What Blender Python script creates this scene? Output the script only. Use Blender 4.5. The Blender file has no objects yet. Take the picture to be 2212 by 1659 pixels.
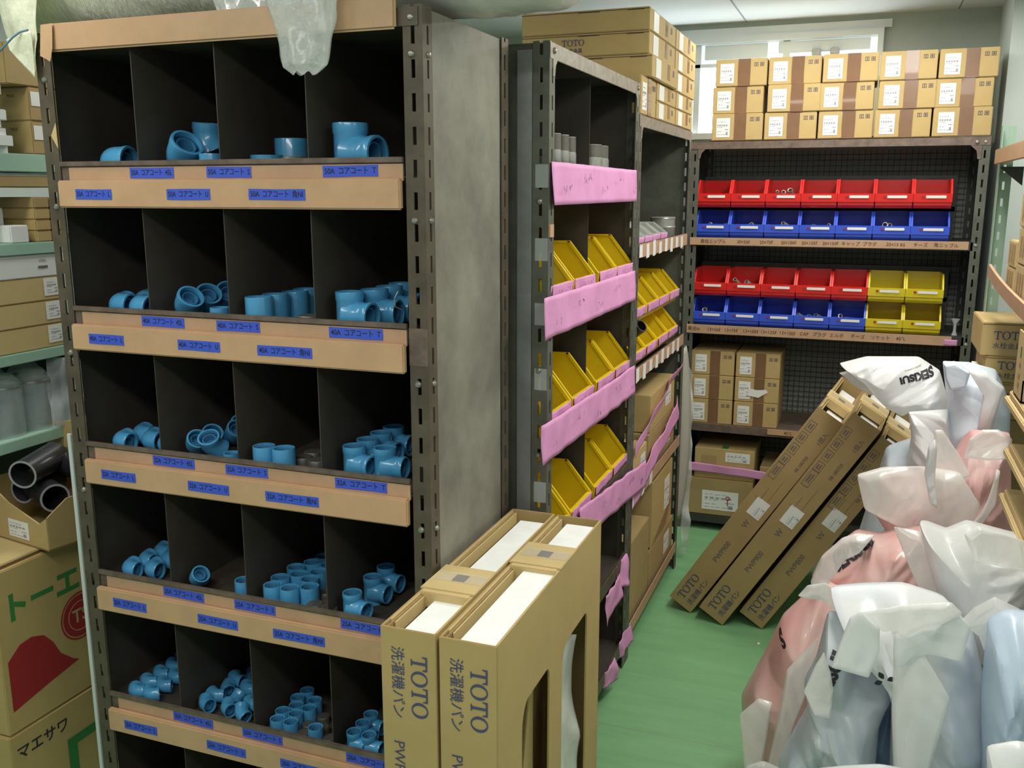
import bpy, bmesh, math, random
from mathutils import Vector, Matrix, noise
from mathutils.bvhtree import BVHTree
PI = math.pi
random.seed(7)
SC = bpy.context.scene
COL = SC.collection

# ---------------------------------------------------------------- camera
cam_d = bpy.data.cameras.new('camera')
cam = bpy.data.objects.new('camera', cam_d)
COL.objects.link(cam)
cam_d.sensor_width = 36.0
cam_d.lens = 2015.07 / 2212 * 36.0
cam_d.clip_start = 0.02
YAW, PITCH = -0.36055, 0.202661
fw = Vector((math.sin(YAW) * math.cos(PITCH), math.cos(YAW) * math.cos(PITCH), -math.sin(PITCH)))
rt = Vector((math.cos(YAW), -math.sin(YAW), 0))
up = rt.cross(fw)
cam.matrix_world = Matrix(((rt.x, up.x, -fw.x, 0), (rt.y, up.y, -fw.y, 0), (rt.z, up.z, -fw.z, 1.55), (0, 0, 0, 1)))
SC.camera = cam
# ---------------------------------------------------------------- world, exposure
w = bpy.data.worlds.new('world'); SC.world = w; w.use_nodes = True
w.node_tree.nodes['Background'].inputs[0].default_value = (0.80, 0.86, 0.90, 1)
w.node_tree.nodes['Background'].inputs[1].default_value = 0.32
SC.view_settings.view_transform = 'Standard'
SC.view_settings.look = 'None'
SC.view_settings.exposure = 0.20
SC.view_settings.gamma = 1.0
SC.view_settings.use_curve_mapping = False

def area(name, loc, sx, sy, power, col=(1, 0.97, 0.90), rot=(0, 0, 0)):
    l = bpy.data.lights.new(name, 'AREA'); l.shape = 'RECTANGLE'; l.size = sx; l.size_y = sy
    l.energy = power; l.color = col
    o = bpy.data.objects.new(name, l); COL.objects.link(o); o.location = loc; o.rotation_euler = rot
    return o
# fluorescent tubes in the ceiling, then two added fill lamps
area('ceiling_tube_light_aisle', (0.22, 2.45, 2.28), 0.25, 1.2, 20)
area('ceiling_tube_light_far', (-0.15, 3.80, 2.28), 1.2, 0.2, 12)
area('ceiling_tube_light_entry', (-0.6, 0.1, 2.28), 1.2, 0.25, 18)
area('ceiling_tube_light_store', (-1.80, 2.75, 2.28), 0.2, 1.2, 12)
area('added_fill_light_bags', (0.65, 0.9, 2.28), 0.25, 1.2, 9)  # added fill lamp, brightens the fronts of the plastic bags
area('added_fill_light_mint', (-1.75, 0.75, 2.28), 0.2, 1.2, 10)  # added fill lamp for the aisle faces of the mint shelving

# ---------------------------------------------------------------- materials
MATS = {}
def mat(name, col, rough=0.6, metal=0.0, var=0.0, vs=8.0, coat=0.0, alpha=1.0, trans=0.0, bump=0.0, bs=40.0, sss=0.0, emit=0.0, col2=None, transl=0.0, stretch=None):
    m = bpy.data.materials.new(name); m.use_nodes = True
    nt = m.node_tree; b = nt.nodes['Principled BSDF']
    b.inputs['Base Color'].default_value = (*col, 1)
    b.inputs['Roughness'].default_value = rough
    b.inputs['Metallic'].default_value = metal
    b.inputs['Coat Weight'].default_value = coat
    b.inputs['Alpha'].default_value = alpha
    b.inputs['Transmission Weight'].default_value = trans
    if emit:
        b.inputs['Emission Color'].default_value = (*col, 1); b.inputs['Emission Strength'].default_value = emit
    if var or bump or col2:
        tc = nt.nodes.new('ShaderNodeTexCoord')
        src = tc.outputs['Object']
        if stretch:
            mp = nt.nodes.new('ShaderNodeMapping'); mp.inputs['Scale'].default_value = stretch
            nt.links.new(src, mp.inputs[0]); src = mp.outputs[0]
    if var or col2:
        n = nt.nodes.new('ShaderNodeTexNoise'); n.inputs['Scale'].default_value = vs; n.inputs['Detail'].default_value = 6
        n.inputs['Roughness'].default_value = 0.65
        nt.links.new(src, n.inputs['Vector'])
        r = nt.nodes.new('ShaderNodeValToRGB')
        c2 = col2 if col2 else tuple(min(1, c * (1 + var)) for c in col)
        c1 = col if col2 else tuple(c * (1 - var) for c in col)
        r.color_ramp.elements[0].color = (*c1, 1); r.color_ramp.elements[0].position = 0.36
        r.color_ramp.elements[1].color = (*c2, 1); r.color_ramp.elements[1].position = 0.64
        nt.links.new(n.outputs[0], r.inputs[0]); nt.links.new(r.outputs[0], b.inputs['Base Color'])
    if bump:
        n2 = nt.nodes.new('ShaderNodeTexNoise'); n2.inputs['Scale'].default_value = bs; n2.inputs['Detail'].default_value = 5
        nt.links.new(src, n2.inputs['Vector'])
        bp = nt.nodes.new('ShaderNodeBump'); bp.inputs['Strength'].default_value = bump; bp.inputs['Distance'].default_value = 0.01
        nt.links.new(n2.outputs[0], bp.inputs['Height']); nt.links.new(bp.outputs[0], b.inputs['Normal'])
    if transl:
        out = nt.nodes['Material Output']; t = nt.nodes.new('ShaderNodeBsdfTranslucent')
        t.inputs[0].default_value = (*(c2 if (var or col2) else col), 1)
        mx = nt.nodes.new('ShaderNodeMixShader'); mx.inputs[0].default_value = transl
        nt.links.new(b.outputs[0], mx.inputs[1]); nt.links.new(t.outputs[0], mx.inputs[2]); nt.links.new(mx.outputs[0], out.inputs[0])
    MATS[name] = m
    return m
mat('steel_brown', (0.105, 0.085, 0.060), 0.5, 0.25, 0.22, 14)
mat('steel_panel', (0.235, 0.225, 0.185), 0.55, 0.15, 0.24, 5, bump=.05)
mat('steel_inner', (0.060, 0.050, 0.040), 0.6, 0.1, 0.12, 10)  # rack interiors: darker than the outer steel, interior shade put into the colour
mat('steel_rail', (0.17, 0.125, 0.10), 0.45, 0.3, 0.25, 25)
mat('steel_green_grey', (0.125, 0.130, 0.105), 0.5, 0.3, 0.2, 12)
mat('steel_side', (0.27, 0.285, 0.285), 0.4, 0.4, 0.15, 10)
mat('steel_dark', (0.055, 0.055, 0.050), 0.55, 0.3, 0.15, 12)
mat('steel_worn', (0.30, 0.27, 0.235), 0.45, 0.4, 0.2, 30)
mat('mint_steel', (0.33, 0.52, 0.42), 0.45, 0.05, 0.05, 10)
mat('mint_post', (0.28, 0.40, 0.30), 0.45, 0.05, 0.06, 10)
mat('bolt', (0.35, 0.34, 0.30), 0.35, 0.7)
mat('kraft_tape', (0.56, 0.35, 0.20), 0.38, 0, 0.07, 9, coat=.1)
mat('kraft_tape_dull', (0.50, 0.31, 0.19), 0.5, 0, 0.08, 9)
mat('blue_tape', (0.045, 0.10, 0.62), 0.6)
mat('ink', (0.012, 0.014, 0.05), 0.7)
mat('ink_brown', (0.09, 0.045, 0.03), 0.7)
mat('ink_violet', (0.16, 0.08, 0.17), 0.7)
mat('ink_logo', (0.065, 0.075, 0.16), 0.7)
mat('ink_grey', (0.15, 0.125, 0.12), 0.7)
mat('black_print', (0.02, 0.02, 0.025), 0.6)
mat('green_print', (0.035, 0.20, 0.05), 0.6)
mat('red_print', (0.33, 0.018, 0.022), 0.6)
mat('pink_paper', (0.80, 0.36, 0.66), 0.65, 0, 0.06, 18, transl=.15)
mat('card', (0.475, 0.34, 0.142), 0.75, 0, 0.05, 6, bump=.03)
mat('card_pale', (0.56, 0.42, 0.195), 0.75, 0, 0.05, 6)
mat('card_edge', (0.36, 0.23, 0.10), 0.8, 0, .12, 60)
mat('card_dull', (0.38, 0.27, 0.115), 0.8, 0, 0.06, 6)
mat('seam', (0.09, 0.055, 0.025), 0.9)
mat('brown_tape', (0.20, 0.105, 0.055), 0.25, 0, 0.06, 10, coat=.3)
mat('white_label', (0.80, 0.80, 0.78), 0.5)
mat('grey_print', (0.33, 0.34, 0.36), 0.6)
mat('white_card', (0.74, 0.75, 0.74), 0.6, 0, 0.03, 8)
mat('foam', (0.86, 0.87, 0.86), 0.7, 0, 0.04, 20)
mat('fit_blue', (0.075, 0.33, 0.60), 0.28, 0, 0.07, 30, coat=.35)
mat('fit_dark', (0.008, 0.02, 0.055), 0.35)
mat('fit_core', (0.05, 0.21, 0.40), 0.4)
mat('fit_black', (0.02, 0.019, 0.02), 0.4)
mat('fit_grey', (0.14, 0.13, 0.115), 0.5, 0.5, 0.15, 30)
mat('galv', (0.42, 0.42, 0.40), 0.35, 0.6, 0.12, 30)
mat('yellow_bin', (0.83, 0.60, 0.015), 0.32, coat=.2)
mat('lemon_bin', (0.72, 0.58, 0.02), 0.32, coat=.2)
mat('red_bin', (0.75, 0.022, 0.018), 0.32, coat=.2)
mat('blue_bin', (0.045, 0.11, 0.72), 0.32, coat=.2)
mat('clear_plastic', (0.75, 0.80, 0.78), 0.15, alpha=.38)
mat('clear_tape2', (0.55, 0.60, 0.60), 0.25, alpha=.5)
mat('clear_tape', (0.75, 0.78, 0.76), 0.12, alpha=.16, coat=.6)
mat('jar_plastic', (0.65, 0.70, 0.72), 0.08, alpha=.30, coat=.5)
mat('black_pipe', (0.022, 0.022, 0.027), 0.3, coat=.2)
mat('pipe_rim', (0.30, 0.30, 0.31), 0.4)
mat('wall_paint', (0.44, 0.50, 0.455), 0.8, 0, 0.02, 3)
mat('wall_light', (0.62, 0.69, 0.66), 0.8, 0, 0.02, 3)
mat('ceil_paint', (0.74, 0.76, 0.75), 0.85, 0, 0.02, 3)
mat('joint', (0.30, 0.31, 0.30), 0.8)
mat('floor_green', (0.185, 0.40, 0.190), 0.45, 0, 0.07, 3, stretch=(1, 6, 1))
mat('frame_white', (0.80, 0.83, 0.83), 0.4)
mat('frosted_glass', (0.86, 0.95, 1.0), 0.4, emit=5.5)
mat('backlit_panel', (0.86, 0.95, 0.97), 0.6, emit=.55)  # own emission stands in for daylight from behind the panel
mat('blind', (0.80, 0.86, 0.88), 0.6)
mat('wrap_mesh', (0.78, 0.82, 0.64), 0.65, 0, 0.12, 30, bump=.6, bs=60, stretch=(6, 1, 1))
mat('wrap_sack', (0.82, 0.84, 0.68), 0.55, 0, 0.12, 20, transl=.3, bump=.4, bs=50)
mat('wrap_clear', (0.80, 0.82, 0.80), 0.10, 0, 0.06, 12, alpha=.55, coat=1.0, bump=1.0, bs=26)
mat('foam_grey', (0.42, 0.41, 0.37), 0.6)
mat('mesh_backing', (0.26, 0.275, 0.255), 0.7, 0, .08, 4)
mat('wrap_white', (0.66, 0.66, 0.62), 0.30, 0, 0.05, 10, coat=.4, bump=.25, bs=25)
mat('blue_string', (0.10, 0.22, 0.33), 0.6)
mat('bag_white', (0.96, 0.97, 0.98), 0.30, transl=.35, bump=.22, bs=17, stretch=(1, 1, .45))
mat('bag_pale', (0.80, 0.88, 0.98), 0.34, 0, .05, 8, transl=.25, bump=.22, bs=17, stretch=(1, 1, .45))
mat('bag_bluewhite', (0.66, 0.79, 0.98), 0.30, 0, 0, 2.6, col2=(0.95, 0.96, 0.97), transl=.25, bump=.22, bs=17, stretch=(1, 1, .45))
mat('bag_blue', (0.66, 0.80, 0.99), 0.32, 0, 0.05, 4, transl=.2, bump=.22, bs=17, stretch=(1, 1, .45))
mat('bag_pink', (0.95, 0.50, 0.48), 0.32, 0, 0, 5, col2=(0.96, 0.73, 0.70), transl=.25, bump=.22, bs=17, stretch=(1, 1, .45))
mat('bag_pinkd', (0.93, 0.50, 0.46), 0.28, 0, 0, 6, col2=(0.95, 0.70, 0.66), transl=.2, coat=.3, bump=.22, bs=17, stretch=(1, 1, .45))
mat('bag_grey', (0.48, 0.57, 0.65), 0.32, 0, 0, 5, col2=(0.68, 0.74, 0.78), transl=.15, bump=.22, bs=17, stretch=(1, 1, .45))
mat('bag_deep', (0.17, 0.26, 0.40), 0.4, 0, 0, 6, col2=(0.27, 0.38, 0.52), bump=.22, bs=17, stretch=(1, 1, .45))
mat('bag_clear', (0.86, 0.88, 0.88), 0.24, 0, .05, 7, alpha=.80, transl=.2, bump=.22, bs=17, stretch=(1, 1, .45))
mat('bag_film', (0.97, 0.97, 0.95), 0.20, alpha=.48, transl=.22, coat=.5, bump=.22, bs=17, stretch=(1, 1, .45))
mat('pulp', (0.80, 0.80, 0.80), 0.8)

# ---------------------------------------------------------------- mesh helpers
class MB:
    def __init__(s): s.v = []; s.f = []
    def add(s, vs, fs):
        n = len(s.v); s.v += [tuple(p) for p in vs]; s.f += [[i + n for i in f] for f in fs]; return s
    def box(s, x0, x1, y0, y1, z0, z1, mtx=None):
        vs = [Vector(p) for p in ((x0, y0, z0), (x1, y0, z0), (x1, y1, z0), (x0, y1, z0), (x0, y0, z1), (x1, y0, z1), (x1, y1, z1), (x0, y1, z1))]
        if mtx: vs = [mtx @ p for p in vs]
        return s.add(vs, [(0, 3, 2, 1), (4, 5, 6, 7), (0, 1, 5, 4), (1, 2, 6, 5), (2, 3, 7, 6), (3, 0, 4, 7)])
    def lathe(s, prof, seg=20, mtx=None, closed=False):
        vs = []; fs = []; n = len(prof)
        for i in range(seg):
            a = 2 * PI * i / seg
            for r, z in prof:
                p = Vector((r * math.cos(a), r * math.sin(a), z)); vs.append(mtx @ p if mtx else p)
        for i in range(seg):
            j = (i + 1) % seg
            for k in range(n if closed else n - 1):
                l = (k + 1) % n
                fs.append((i * n + k, j * n + k, j * n + l, i * n + l))
        return s.add(vs, fs)
    def prism(s, poly, t0, t1, axis='y', mtx=None):
        # poly in 2D, extruded along axis between t0 and t1
        def P(a, b, t):
            p = {'y': (a, t, b), 'x': (t, a, b), 'z': (a, b, t)}[axis]
            return mtx @ Vector(p) if mtx else Vector(p)
        n = len(poly)
        vs = [P(a, b, t0) for a, b in poly] + [P(a, b, t1) for a, b in poly]
        fs = [tuple(range(n)), tuple(range(2 * n - 1, n - 1, -1))]
        for i in range(n):
            j = (i + 1) % n; fs.append((i, i + n, j + n, j))
        return s.add(vs, fs)
    def sweep(s, pts, rads, seg=18, cap=False):
        # tube through pts with a radius at each; frames carried along
        pts = [Vector(p) for p in pts]; n = len(pts); rings = []
        t = (pts[1] - pts[0]).normalized()
        a = t.orthogonal().normalized()
        for i in range(n):
            if i == 0: d = (pts[1] - pts[0])
            elif i == n - 1: d = (pts[-1] - pts[-2])
            else: d = (pts[i + 1] - pts[i]).normalized() + (pts[i] - pts[i - 1]).normalized()
            if d.length < 1e-9: d = t
            d = d.normalized(); a = (a - d * a.dot(d)).normalized(); b = d.cross(a)
            rings.append([pts[i] + (a * math.cos(2 * PI * k / seg) + b * math.sin(2 * PI * k / seg)) * rads[i] for k in range(seg)])
        vs = [p for r in rings for p in r]; fs = []
        for i in range(n - 1):
            for k in range(seg):
                l = (k + 1) % seg; fs.append((i * seg + k, i * seg + l, (i + 1) * seg + l, (i + 1) * seg + k))
        if cap: fs += [tuple(range(seg - 1, -1, -1)), tuple(range((n - 1) * seg, n * seg))]
        return s.add(vs, fs)
    def mesh(s, name, m, bevel=0, smooth=False, fix=True):
        me = bpy.data.meshes.new(name)
        me.from_pydata(s.v, [], s.f); me.update()
        bm = bmesh.new(); bm.from_mesh(me)
        if fix: bmesh.ops.recalc_face_normals(bm, faces=bm.faces)
        if bevel: bmesh.ops.bevel(bm, geom=bm.edges[:], offset=bevel, segments=2, affect='EDGES', clamp_overlap=True)
        bm.to_mesh(me); bm.free()
        if smooth:
            me.polygons.foreach_set('use_smooth', [True] * len(me.polygons))
            if smooth != 'all': me.set_sharp_from_angle(angle=math.radians(40))
        me.materials.append(MATS[m])
        return me
def ob(name, me, parent=None, loc=(0, 0, 0), rot=(0, 0, 0), label=None, cat=None, group=None, kind=None):
    o = bpy.data.objects.new(name, me); COL.objects.link(o)
    if parent: o.parent = parent
    o.location = loc; o.rotation_euler = rot
    if label: o['label'] = label
    if cat: o['category'] = cat
    if group: o['group'] = group
    if kind: o['kind'] = kind
    return o
def mb(name, m, parent=None, boxes=(), bevel=0, **k):
    b = MB()
    for q in boxes: b.box(*q)
    return ob(name, b.mesh(name, m, bevel), parent, **k)
def copy_tree(o, parent=None):
    c = o.copy(); COL.objects.link(c); c.parent = parent
    for ch in o.children: copy_tree(ch, c)
    return c
CACHE = {}
def cached(key, fn):
    if key not in CACHE: CACHE[key] = fn()
    return CACHE[key]

def text_mesh(s, size, m, bold=0.0, depth_sub=False):
    def mk():
        cu = bpy.data.curves.new('t', 'FONT'); cu.body = s; cu.size = size; cu.offset = bold * size; cu.resolution_u = 3
        cu.align_x = 'CENTER'; cu.align_y = 'CENTER'
        o = bpy.data.objects.new('t', cu); COL.objects.link(o)
        bpy.context.view_layer.update()
        me = bpy.data.meshes.new_from_object(o.evaluated_get(bpy.context.evaluated_depsgraph_get()))
        bpy.data.objects.remove(o)
        me.materials.clear(); me.materials.append(MATS[m])
        return me
    return cached(('txt', s, size, m, bold), mk)
FACE = {  # matrices taking (u, v, out) to the thing's space, for a box centred in x,y with its base at z=0
    'front': lambda S: Matrix(((1, 0, 0, 0), (0, 0, -1, -S[1] / 2), (0, 1, 0, S[2] / 2), (0, 0, 0, 1))),
    'right': lambda S: Matrix(((0, 0, 1, S[0] / 2), (1, 0, 0, 0), (0, 1, 0, S[2] / 2), (0, 0, 0, 1))),
    'left': lambda S: Matrix(((0, 0, -1, -S[0] / 2), (-1, 0, 0, 0), (0, 1, 0, S[2] / 2), (0, 0, 0, 1))),
    'top': lambda S: Matrix(((1, 0, 0, 0), (0, 1, 0, 0), (0, 0, 1, S[2]), (0, 0, 0, 1)))}
def on_face(parent, S, face, name, me, u, v, out=0.0008, rot=0.0, label=None, fm=None):
    o = bpy.data.objects.new(name, me); COL.objects.link(o); o.parent = parent
    o.matrix_local = (fm or FACE[face](S)) @ Matrix.Translation((u, v, out)) @ Matrix.Rotation(rot, 4, 'Z')
    if label: o['label'] = label
    return o
def patch(wd, h, m, t=0.0006, rag=0.0, key=None):
    def mk():
        b = MB()
        if rag:
            pts = [(-wd / 2, -h / 2), (-wd / 6, -h / 2 + random.uniform(-rag, rag)), (wd / 6, -h / 2 + random.uniform(-rag, rag)), (wd / 2, -h / 2),
                   (wd / 2 + random.uniform(-rag, rag), 0), (wd / 2, h / 2), (0, h / 2 + random.uniform(-rag, rag)), (-wd / 2, h / 2), (-wd / 2 + random.uniform(-rag, rag), 0)]
            b.prism(pts, -t / 2, t / 2, 'z')
        else: b.box(-wd / 2, wd / 2, -h / 2, h / 2, -t / 2, t / 2)
        return b.mesh('patch', m)
    return cached(('patch', round(wd, 4), round(h, 4), m, round(t, 5), rag, key), mk)
def serif_toto(size, m, n=4):
    # heavy serif letters T and O, alternating
    def mk():
        b = MB(); x = 0; h = size
        def T(x0):
            wd = .86 * h; s = .15 * h; c = x0 + wd / 2
            b.prism([(c - s / 2, .09 * h), (c - s / 2, .90 * h), (c + s / 2, .90 * h), (c + s / 2, .09 * h)], 0, .0003, 'z')
            b.prism([(x0, h), (x0 + wd, h), (x0 + wd, .90 * h), (x0, .90 * h)], 0, .0003, 'z')
            b.prism([(x0, .9 * h), (x0 + .11 * h, .9 * h), (x0 + .05 * h, .70 * h), (x0, .70 * h)], 0, .0003, 'z')
            b.prism([(x0 + wd, .9 * h), (x0 + wd - .11 * h, .9 * h), (x0 + wd - .05 * h, .70 * h), (x0 + wd, .70 * h)], 0, .0003, 'z')
            b.prism([(c - .2 * h, 0), (c + .2 * h, 0), (c + .2 * h, .06 * h), (c - .2 * h, .06 * h)], 0, .0003, 'z')
            b.prism([(c - .15 * h, .06 * h), (c + .15 * h, .06 * h), (c + s / 2, .12 * h), (c - s / 2, .12 * h)], 0, .0003, 'z')
            return wd
        def O(x0):
            wd = .96 * h; c = x0 + wd / 2; k = 28
            vs = []; fs = []
            for i in range(k):
                a = 2 * PI * i / k
                vs.append((c + wd / 2 * math.cos(a), h / 2 + .52 * h * math.sin(a), 0)); vs.append((c + (wd / 2 - .17 * h) * math.cos(a), h / 2 + .44 * h * math.sin(a), 0))
            for i in range(k):
                j = (i + 1) % k; fs.append((2 * i, 2 * j, 2 * j + 1, 2 * i + 1))
            b.add(vs, fs); return wd
        for i in range(n):
            x += (T if i % 2 == 0 else O)(x) + .05 * h
        b.v = [(p[0] - x / 2, p[1] - h / 2, p[2]) for p in b.v]
        return b.mesh('lettering', m)
    return cached(('toto', size, m, n), mk)
def scribble(wd, h, m, seed, lw=0.0012):
    def mk():
        rnd = random.Random(seed); b = MB(); x = -wd / 2
        while x < wd / 2:
            n = rnd.randint(2, 4); p = [(x + rnd.uniform(0, h * .8), rnd.uniform(-h / 2, h / 2)) for _ in range(n)]
            for (a0, b0), (a1, b1) in zip(p, p[1:]):
                d = Vector((a1 - a0, b1 - b0)); 
                if d.length < 1e-5: continue
                q = Vector((-d.y, d.x)).normalized() * lw / 2
                b.add([(a0 + q.x, b0 + q.y, 0), (a0 - q.x, b0 - q.y, 0), (a1 - q.x, b1 - q.y, 0), (a1 + q.x, b1 + q.y, 0)], [(0, 1, 2, 3)])
            x += h * rnd.choice((.75, .9, 1.0, 1.9))
        return b.mesh('handwriting', m)
    return cached(('scr', round(wd, 3), round(h, 3), m, seed), mk)

# ---------------------------------------------------------------- room
def struct(name, m, *boxes, bevel=0, parent=None):
    return mb(name, m, parent, boxes, bevel, kind=None if parent else 'structure')
struct('floor', 'floor_green', (-3.2, 1.4, -1.2, 4.9, -.06, 0))
sm = struct('trim_1', 'joint', (-3.1, .62, 2.452, 2.4535, 0, .0004)); sm['kind'] = 'structure'
CZ = 2.33
struct('ceiling', 'ceil_paint', (-3.2, 1.4, -1.2, 4.9, CZ, CZ + .06))
for i, x in enumerate((-2.4, -1.5, -.6, .3)): struct('trim_%d' % (i + 2), 'joint', (x - .003, x + .003, -1.2, 4.69, CZ - .002, CZ + .001))
for i, y in enumerate((1.0, 1.9, 2.8, 3.7)): struct('trim_%d' % (i + 6), 'joint', (-3.0, 1.2, y - .003, y + .003, CZ - .002, CZ + .001))
WY = 4.70
wx0, wx1, wz0, wz1 = -1.25, .005, 1.80, 2.27
struct('wall_back', 'wall_paint', (-3.2, wx0, WY, WY + .12, 0, CZ), (wx1, 1.4, WY, WY + .12, 0, CZ), (wx0, wx1, WY, WY + .12, 0, wz0), (wx0, wx1, WY, WY + .12, wz1, CZ))
struct('wall_right', 'wall_light', (1.15, 1.27, -1.2, 4.82, 0, CZ))
struct('wall_corner_pillar', 'wall_light', (.47, 1.15, 4.30, WY, 0, CZ))
struct('wall_left', 'wall_light', (-3.12, -3.0, -1.2, 4.82, 0, CZ))
# window
win = mb('window_1', 'frame_white', None, [(wx0, wx1, WY - .02, WY + .1, wz1 - .03, wz1), (wx0, wx1, WY - .02, WY + .1, wz0, wz0 + .03), (wx0, wx0 + .03, WY - .02, WY + .1, wz0, wz1), (wx1 - .025, wx1, WY - .035, WY + .1, wz0, wz1), (-.84, -.81, WY + .02, WY + .08, wz0, wz1), (-.43, -.40, WY + .02, WY + .08, wz0, wz1)], .002, kind='structure')
mb('glass_pane', 'frosted_glass', win, [(wx0 + .03, wx1 - .025, WY + .05, WY + .055, wz0 + .03, wz1 - .13)])
mb('head_panel', 'backlit_panel', win, [(wx0 + .03, wx1 - .025, WY + .045, WY + .055, wz1 - .13, wz1 - .03)])
mb('roller_blind', 'blind', win, [(-.79, -.50, WY + .01, WY + .03, wz1 - .10, wz1 - .035), (-.45, -.05, WY + .01, WY + .03, wz1 - .085, wz1 - .035)], .002)
mb('cross_rail', 'frame_white', win, [(wx0, wx1, WY + .02, WY + .06, wz1 - .135, wz1 - .118)], .001)
mb('window_latch', 'bolt', win, [(-.30, -.26, WY - .012, WY + .03, wz1 - .105, wz1 - .075), (-.22, -.18, WY - .012, WY + .03, wz1 - .103, wz1 - .073), (-.27, -.20, WY - .01, WY + .02, wz1 - .125, wz1 - .11)], .004)
struct('trim_10', 'frame_white', (wx0 - .1, wx1 + .03, WY - .012, WY, wz1, wz1 + .035))

# ---------------------------------------------------------------- rack helpers
def flange(b, a0, a1, t0, t1, z0, z1, axis, pitch=.0565, sl=.031, sw=.0075, z_first=.05):
    """steel strip with a row of long holes; spans a0..a1 across (x or y), t0..t1 thick"""
    c = (a0 + a1) / 2
    def bx(p, q, z, zz):
        if axis == 'x': b.box(p, q, t0, t1, z, zz)
        else: b.box(t0, t1, p, q, z, zz)
    bx(a0, c - sw / 2, z0, z1); bx(c + sw / 2, a1, z0, z1)
    z = z0 + z_first; prev = z0
    while z < z1:
        bx(c - sw / 2, c + sw / 2, prev, z); prev = z + sl; z += pitch
    if prev < z1: bx(c - sw / 2, c + sw / 2, prev, z1)
def bolts(name, parent, m, pts, nrm, r=.007):
    for p in pts:
        q = Vector(nrm).to_track_quat('Z', 'Y').to_matrix().to_4x4()
        me = cached(('bolt', r, m, tuple(nrm)), lambda: MB().lathe([(0.0001, .005), (r * .6, .0045), (r, .001), (r, 0)], 10, q).mesh('bolt', m, smooth=True))
        ob(name, me, parent, p)

# ---------------------------------------------------------------- rack A: pigeon-hole rack of pipe fittings
ORD = ['top', 'second', 'third', 'fourth', 'fifth', 'sixth']
AX0, AX1, AY0, AY1, AT = -1.615, -.740, 1.527, 1.940, 1.866
LIPS = [1.612, 1.313, 1.014, .714, .412, .112]
ra = ob('pigeonhole_rack', None, None, (-1.18, 1.73, 0), label='brown steel rack with four bays per shelf, filled with blue pipe fittings', cat='shelving rack')
ra_off = Vector((1.18, -1.73, 0))
def part(root, name, m, boxes, bevel=0, label=None, loc=(0, 0, 0)):
    b = MB()
    for q in boxes: b.box(*q)
    l = root.location
    b.v = [(x - l.x, y - l.y, z - l.z) for x, y, z in b.v]
    return ob(name, b.mesh(name, m, bevel), root, loc, label=label)
def post(root, m, x0, x1, y0, y1, z1, sx, sy, wd=.038, t=.003, z0=0, hole=.05):
    """L-section post at the corner of a rack: sx/sy give the corner (-1 low, +1 high)"""
    b = MB()
    cx = x0 if sx < 0 else x1; cy = y0 if sy < 0 else y1
    a0, a1 = (cx, cx + wd) if sx < 0 else (cx - wd, cx)
    t0, t1 = (cy, cy + t) if sy < 0 else (cy - t, cy)
    flange(b, a0, a1, t0, t1, z0, z1, 'x', z_first=hole)
    b0, b1 = (cy + t, cy + wd) if sy < 0 else (cy - wd, cy - t)
    u0, u1 = (cx, cx + t) if sx < 0 else (cx - t, cx)
    flange(b, b0, b1, u0, u1, z0, z1, 'y', z_first=hole)
    l = root.location
    b.v = [(x - l.x, y - l.y, z - l.z) for x, y, z in b.v]
    return ob('post', b.mesh('post', m), root)
for sx in (-1, 1):
    for sy in (-1, 1): post(ra, 'steel_brown', AX0, AX1, AY0, AY1, AT, sx, sy)
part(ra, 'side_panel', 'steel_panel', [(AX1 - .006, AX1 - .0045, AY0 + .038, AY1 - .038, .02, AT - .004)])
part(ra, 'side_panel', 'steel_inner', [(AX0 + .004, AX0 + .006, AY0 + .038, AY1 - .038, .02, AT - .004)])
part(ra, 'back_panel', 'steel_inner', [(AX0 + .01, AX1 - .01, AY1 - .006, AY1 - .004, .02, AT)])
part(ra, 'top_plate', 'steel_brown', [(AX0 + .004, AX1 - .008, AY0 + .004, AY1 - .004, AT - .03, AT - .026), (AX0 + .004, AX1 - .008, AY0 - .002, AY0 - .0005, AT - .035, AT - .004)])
tt = part(ra, 'kraft_tape_strip', 'kraft_tape', [(-1.572, -.786, 1.514, 1.524, 1.826, 1.880)], .004, label='shiny brown paper tape over the top edge')
tb = MB(); tb.add([(-1.578, 1.512, 1.878), (-1.545, 1.510, 1.879), (-1.548, 1.508, 1.833), (-1.556, 1.507, 1.806), (-1.566, 1.506, 1.812), (-1.580, 1.506, 1.818)], [(0, 1, 2, 3, 4, 5)])
tb.v = [(x + 1.18, y - 1.73, z) for x, y, z in tb.v]
ob('folded_tape_end', tb.mesh('tape', 'kraft_tape'), ra)
for x in (-1.378, -1.180, -.982):
    part(ra, 'divider', 'steel_inner', [(x - .001, x + .001, AY0 + .006, AY1 - .008, z0, z1)for z0, z1 in zip([l - .034 for l in LIPS[1:]] + [LIPS[0] - .034], [l - .094 for l in LIPS[:-1]] + [AT - .03])])
SIZES = ['50A', '40A', '32A', '25A', '20A', '15A']
TXT = [(-1.342, 'up', '45L', .108), (-1.157, 'up', 'S', .103), (-.891, 'up', 'T', .115), (-1.482, 'lo', 'L', .093), (-1.245, 'lo', 'U', .103), (-1.042, 'lo', '角NI', .124)]
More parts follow.
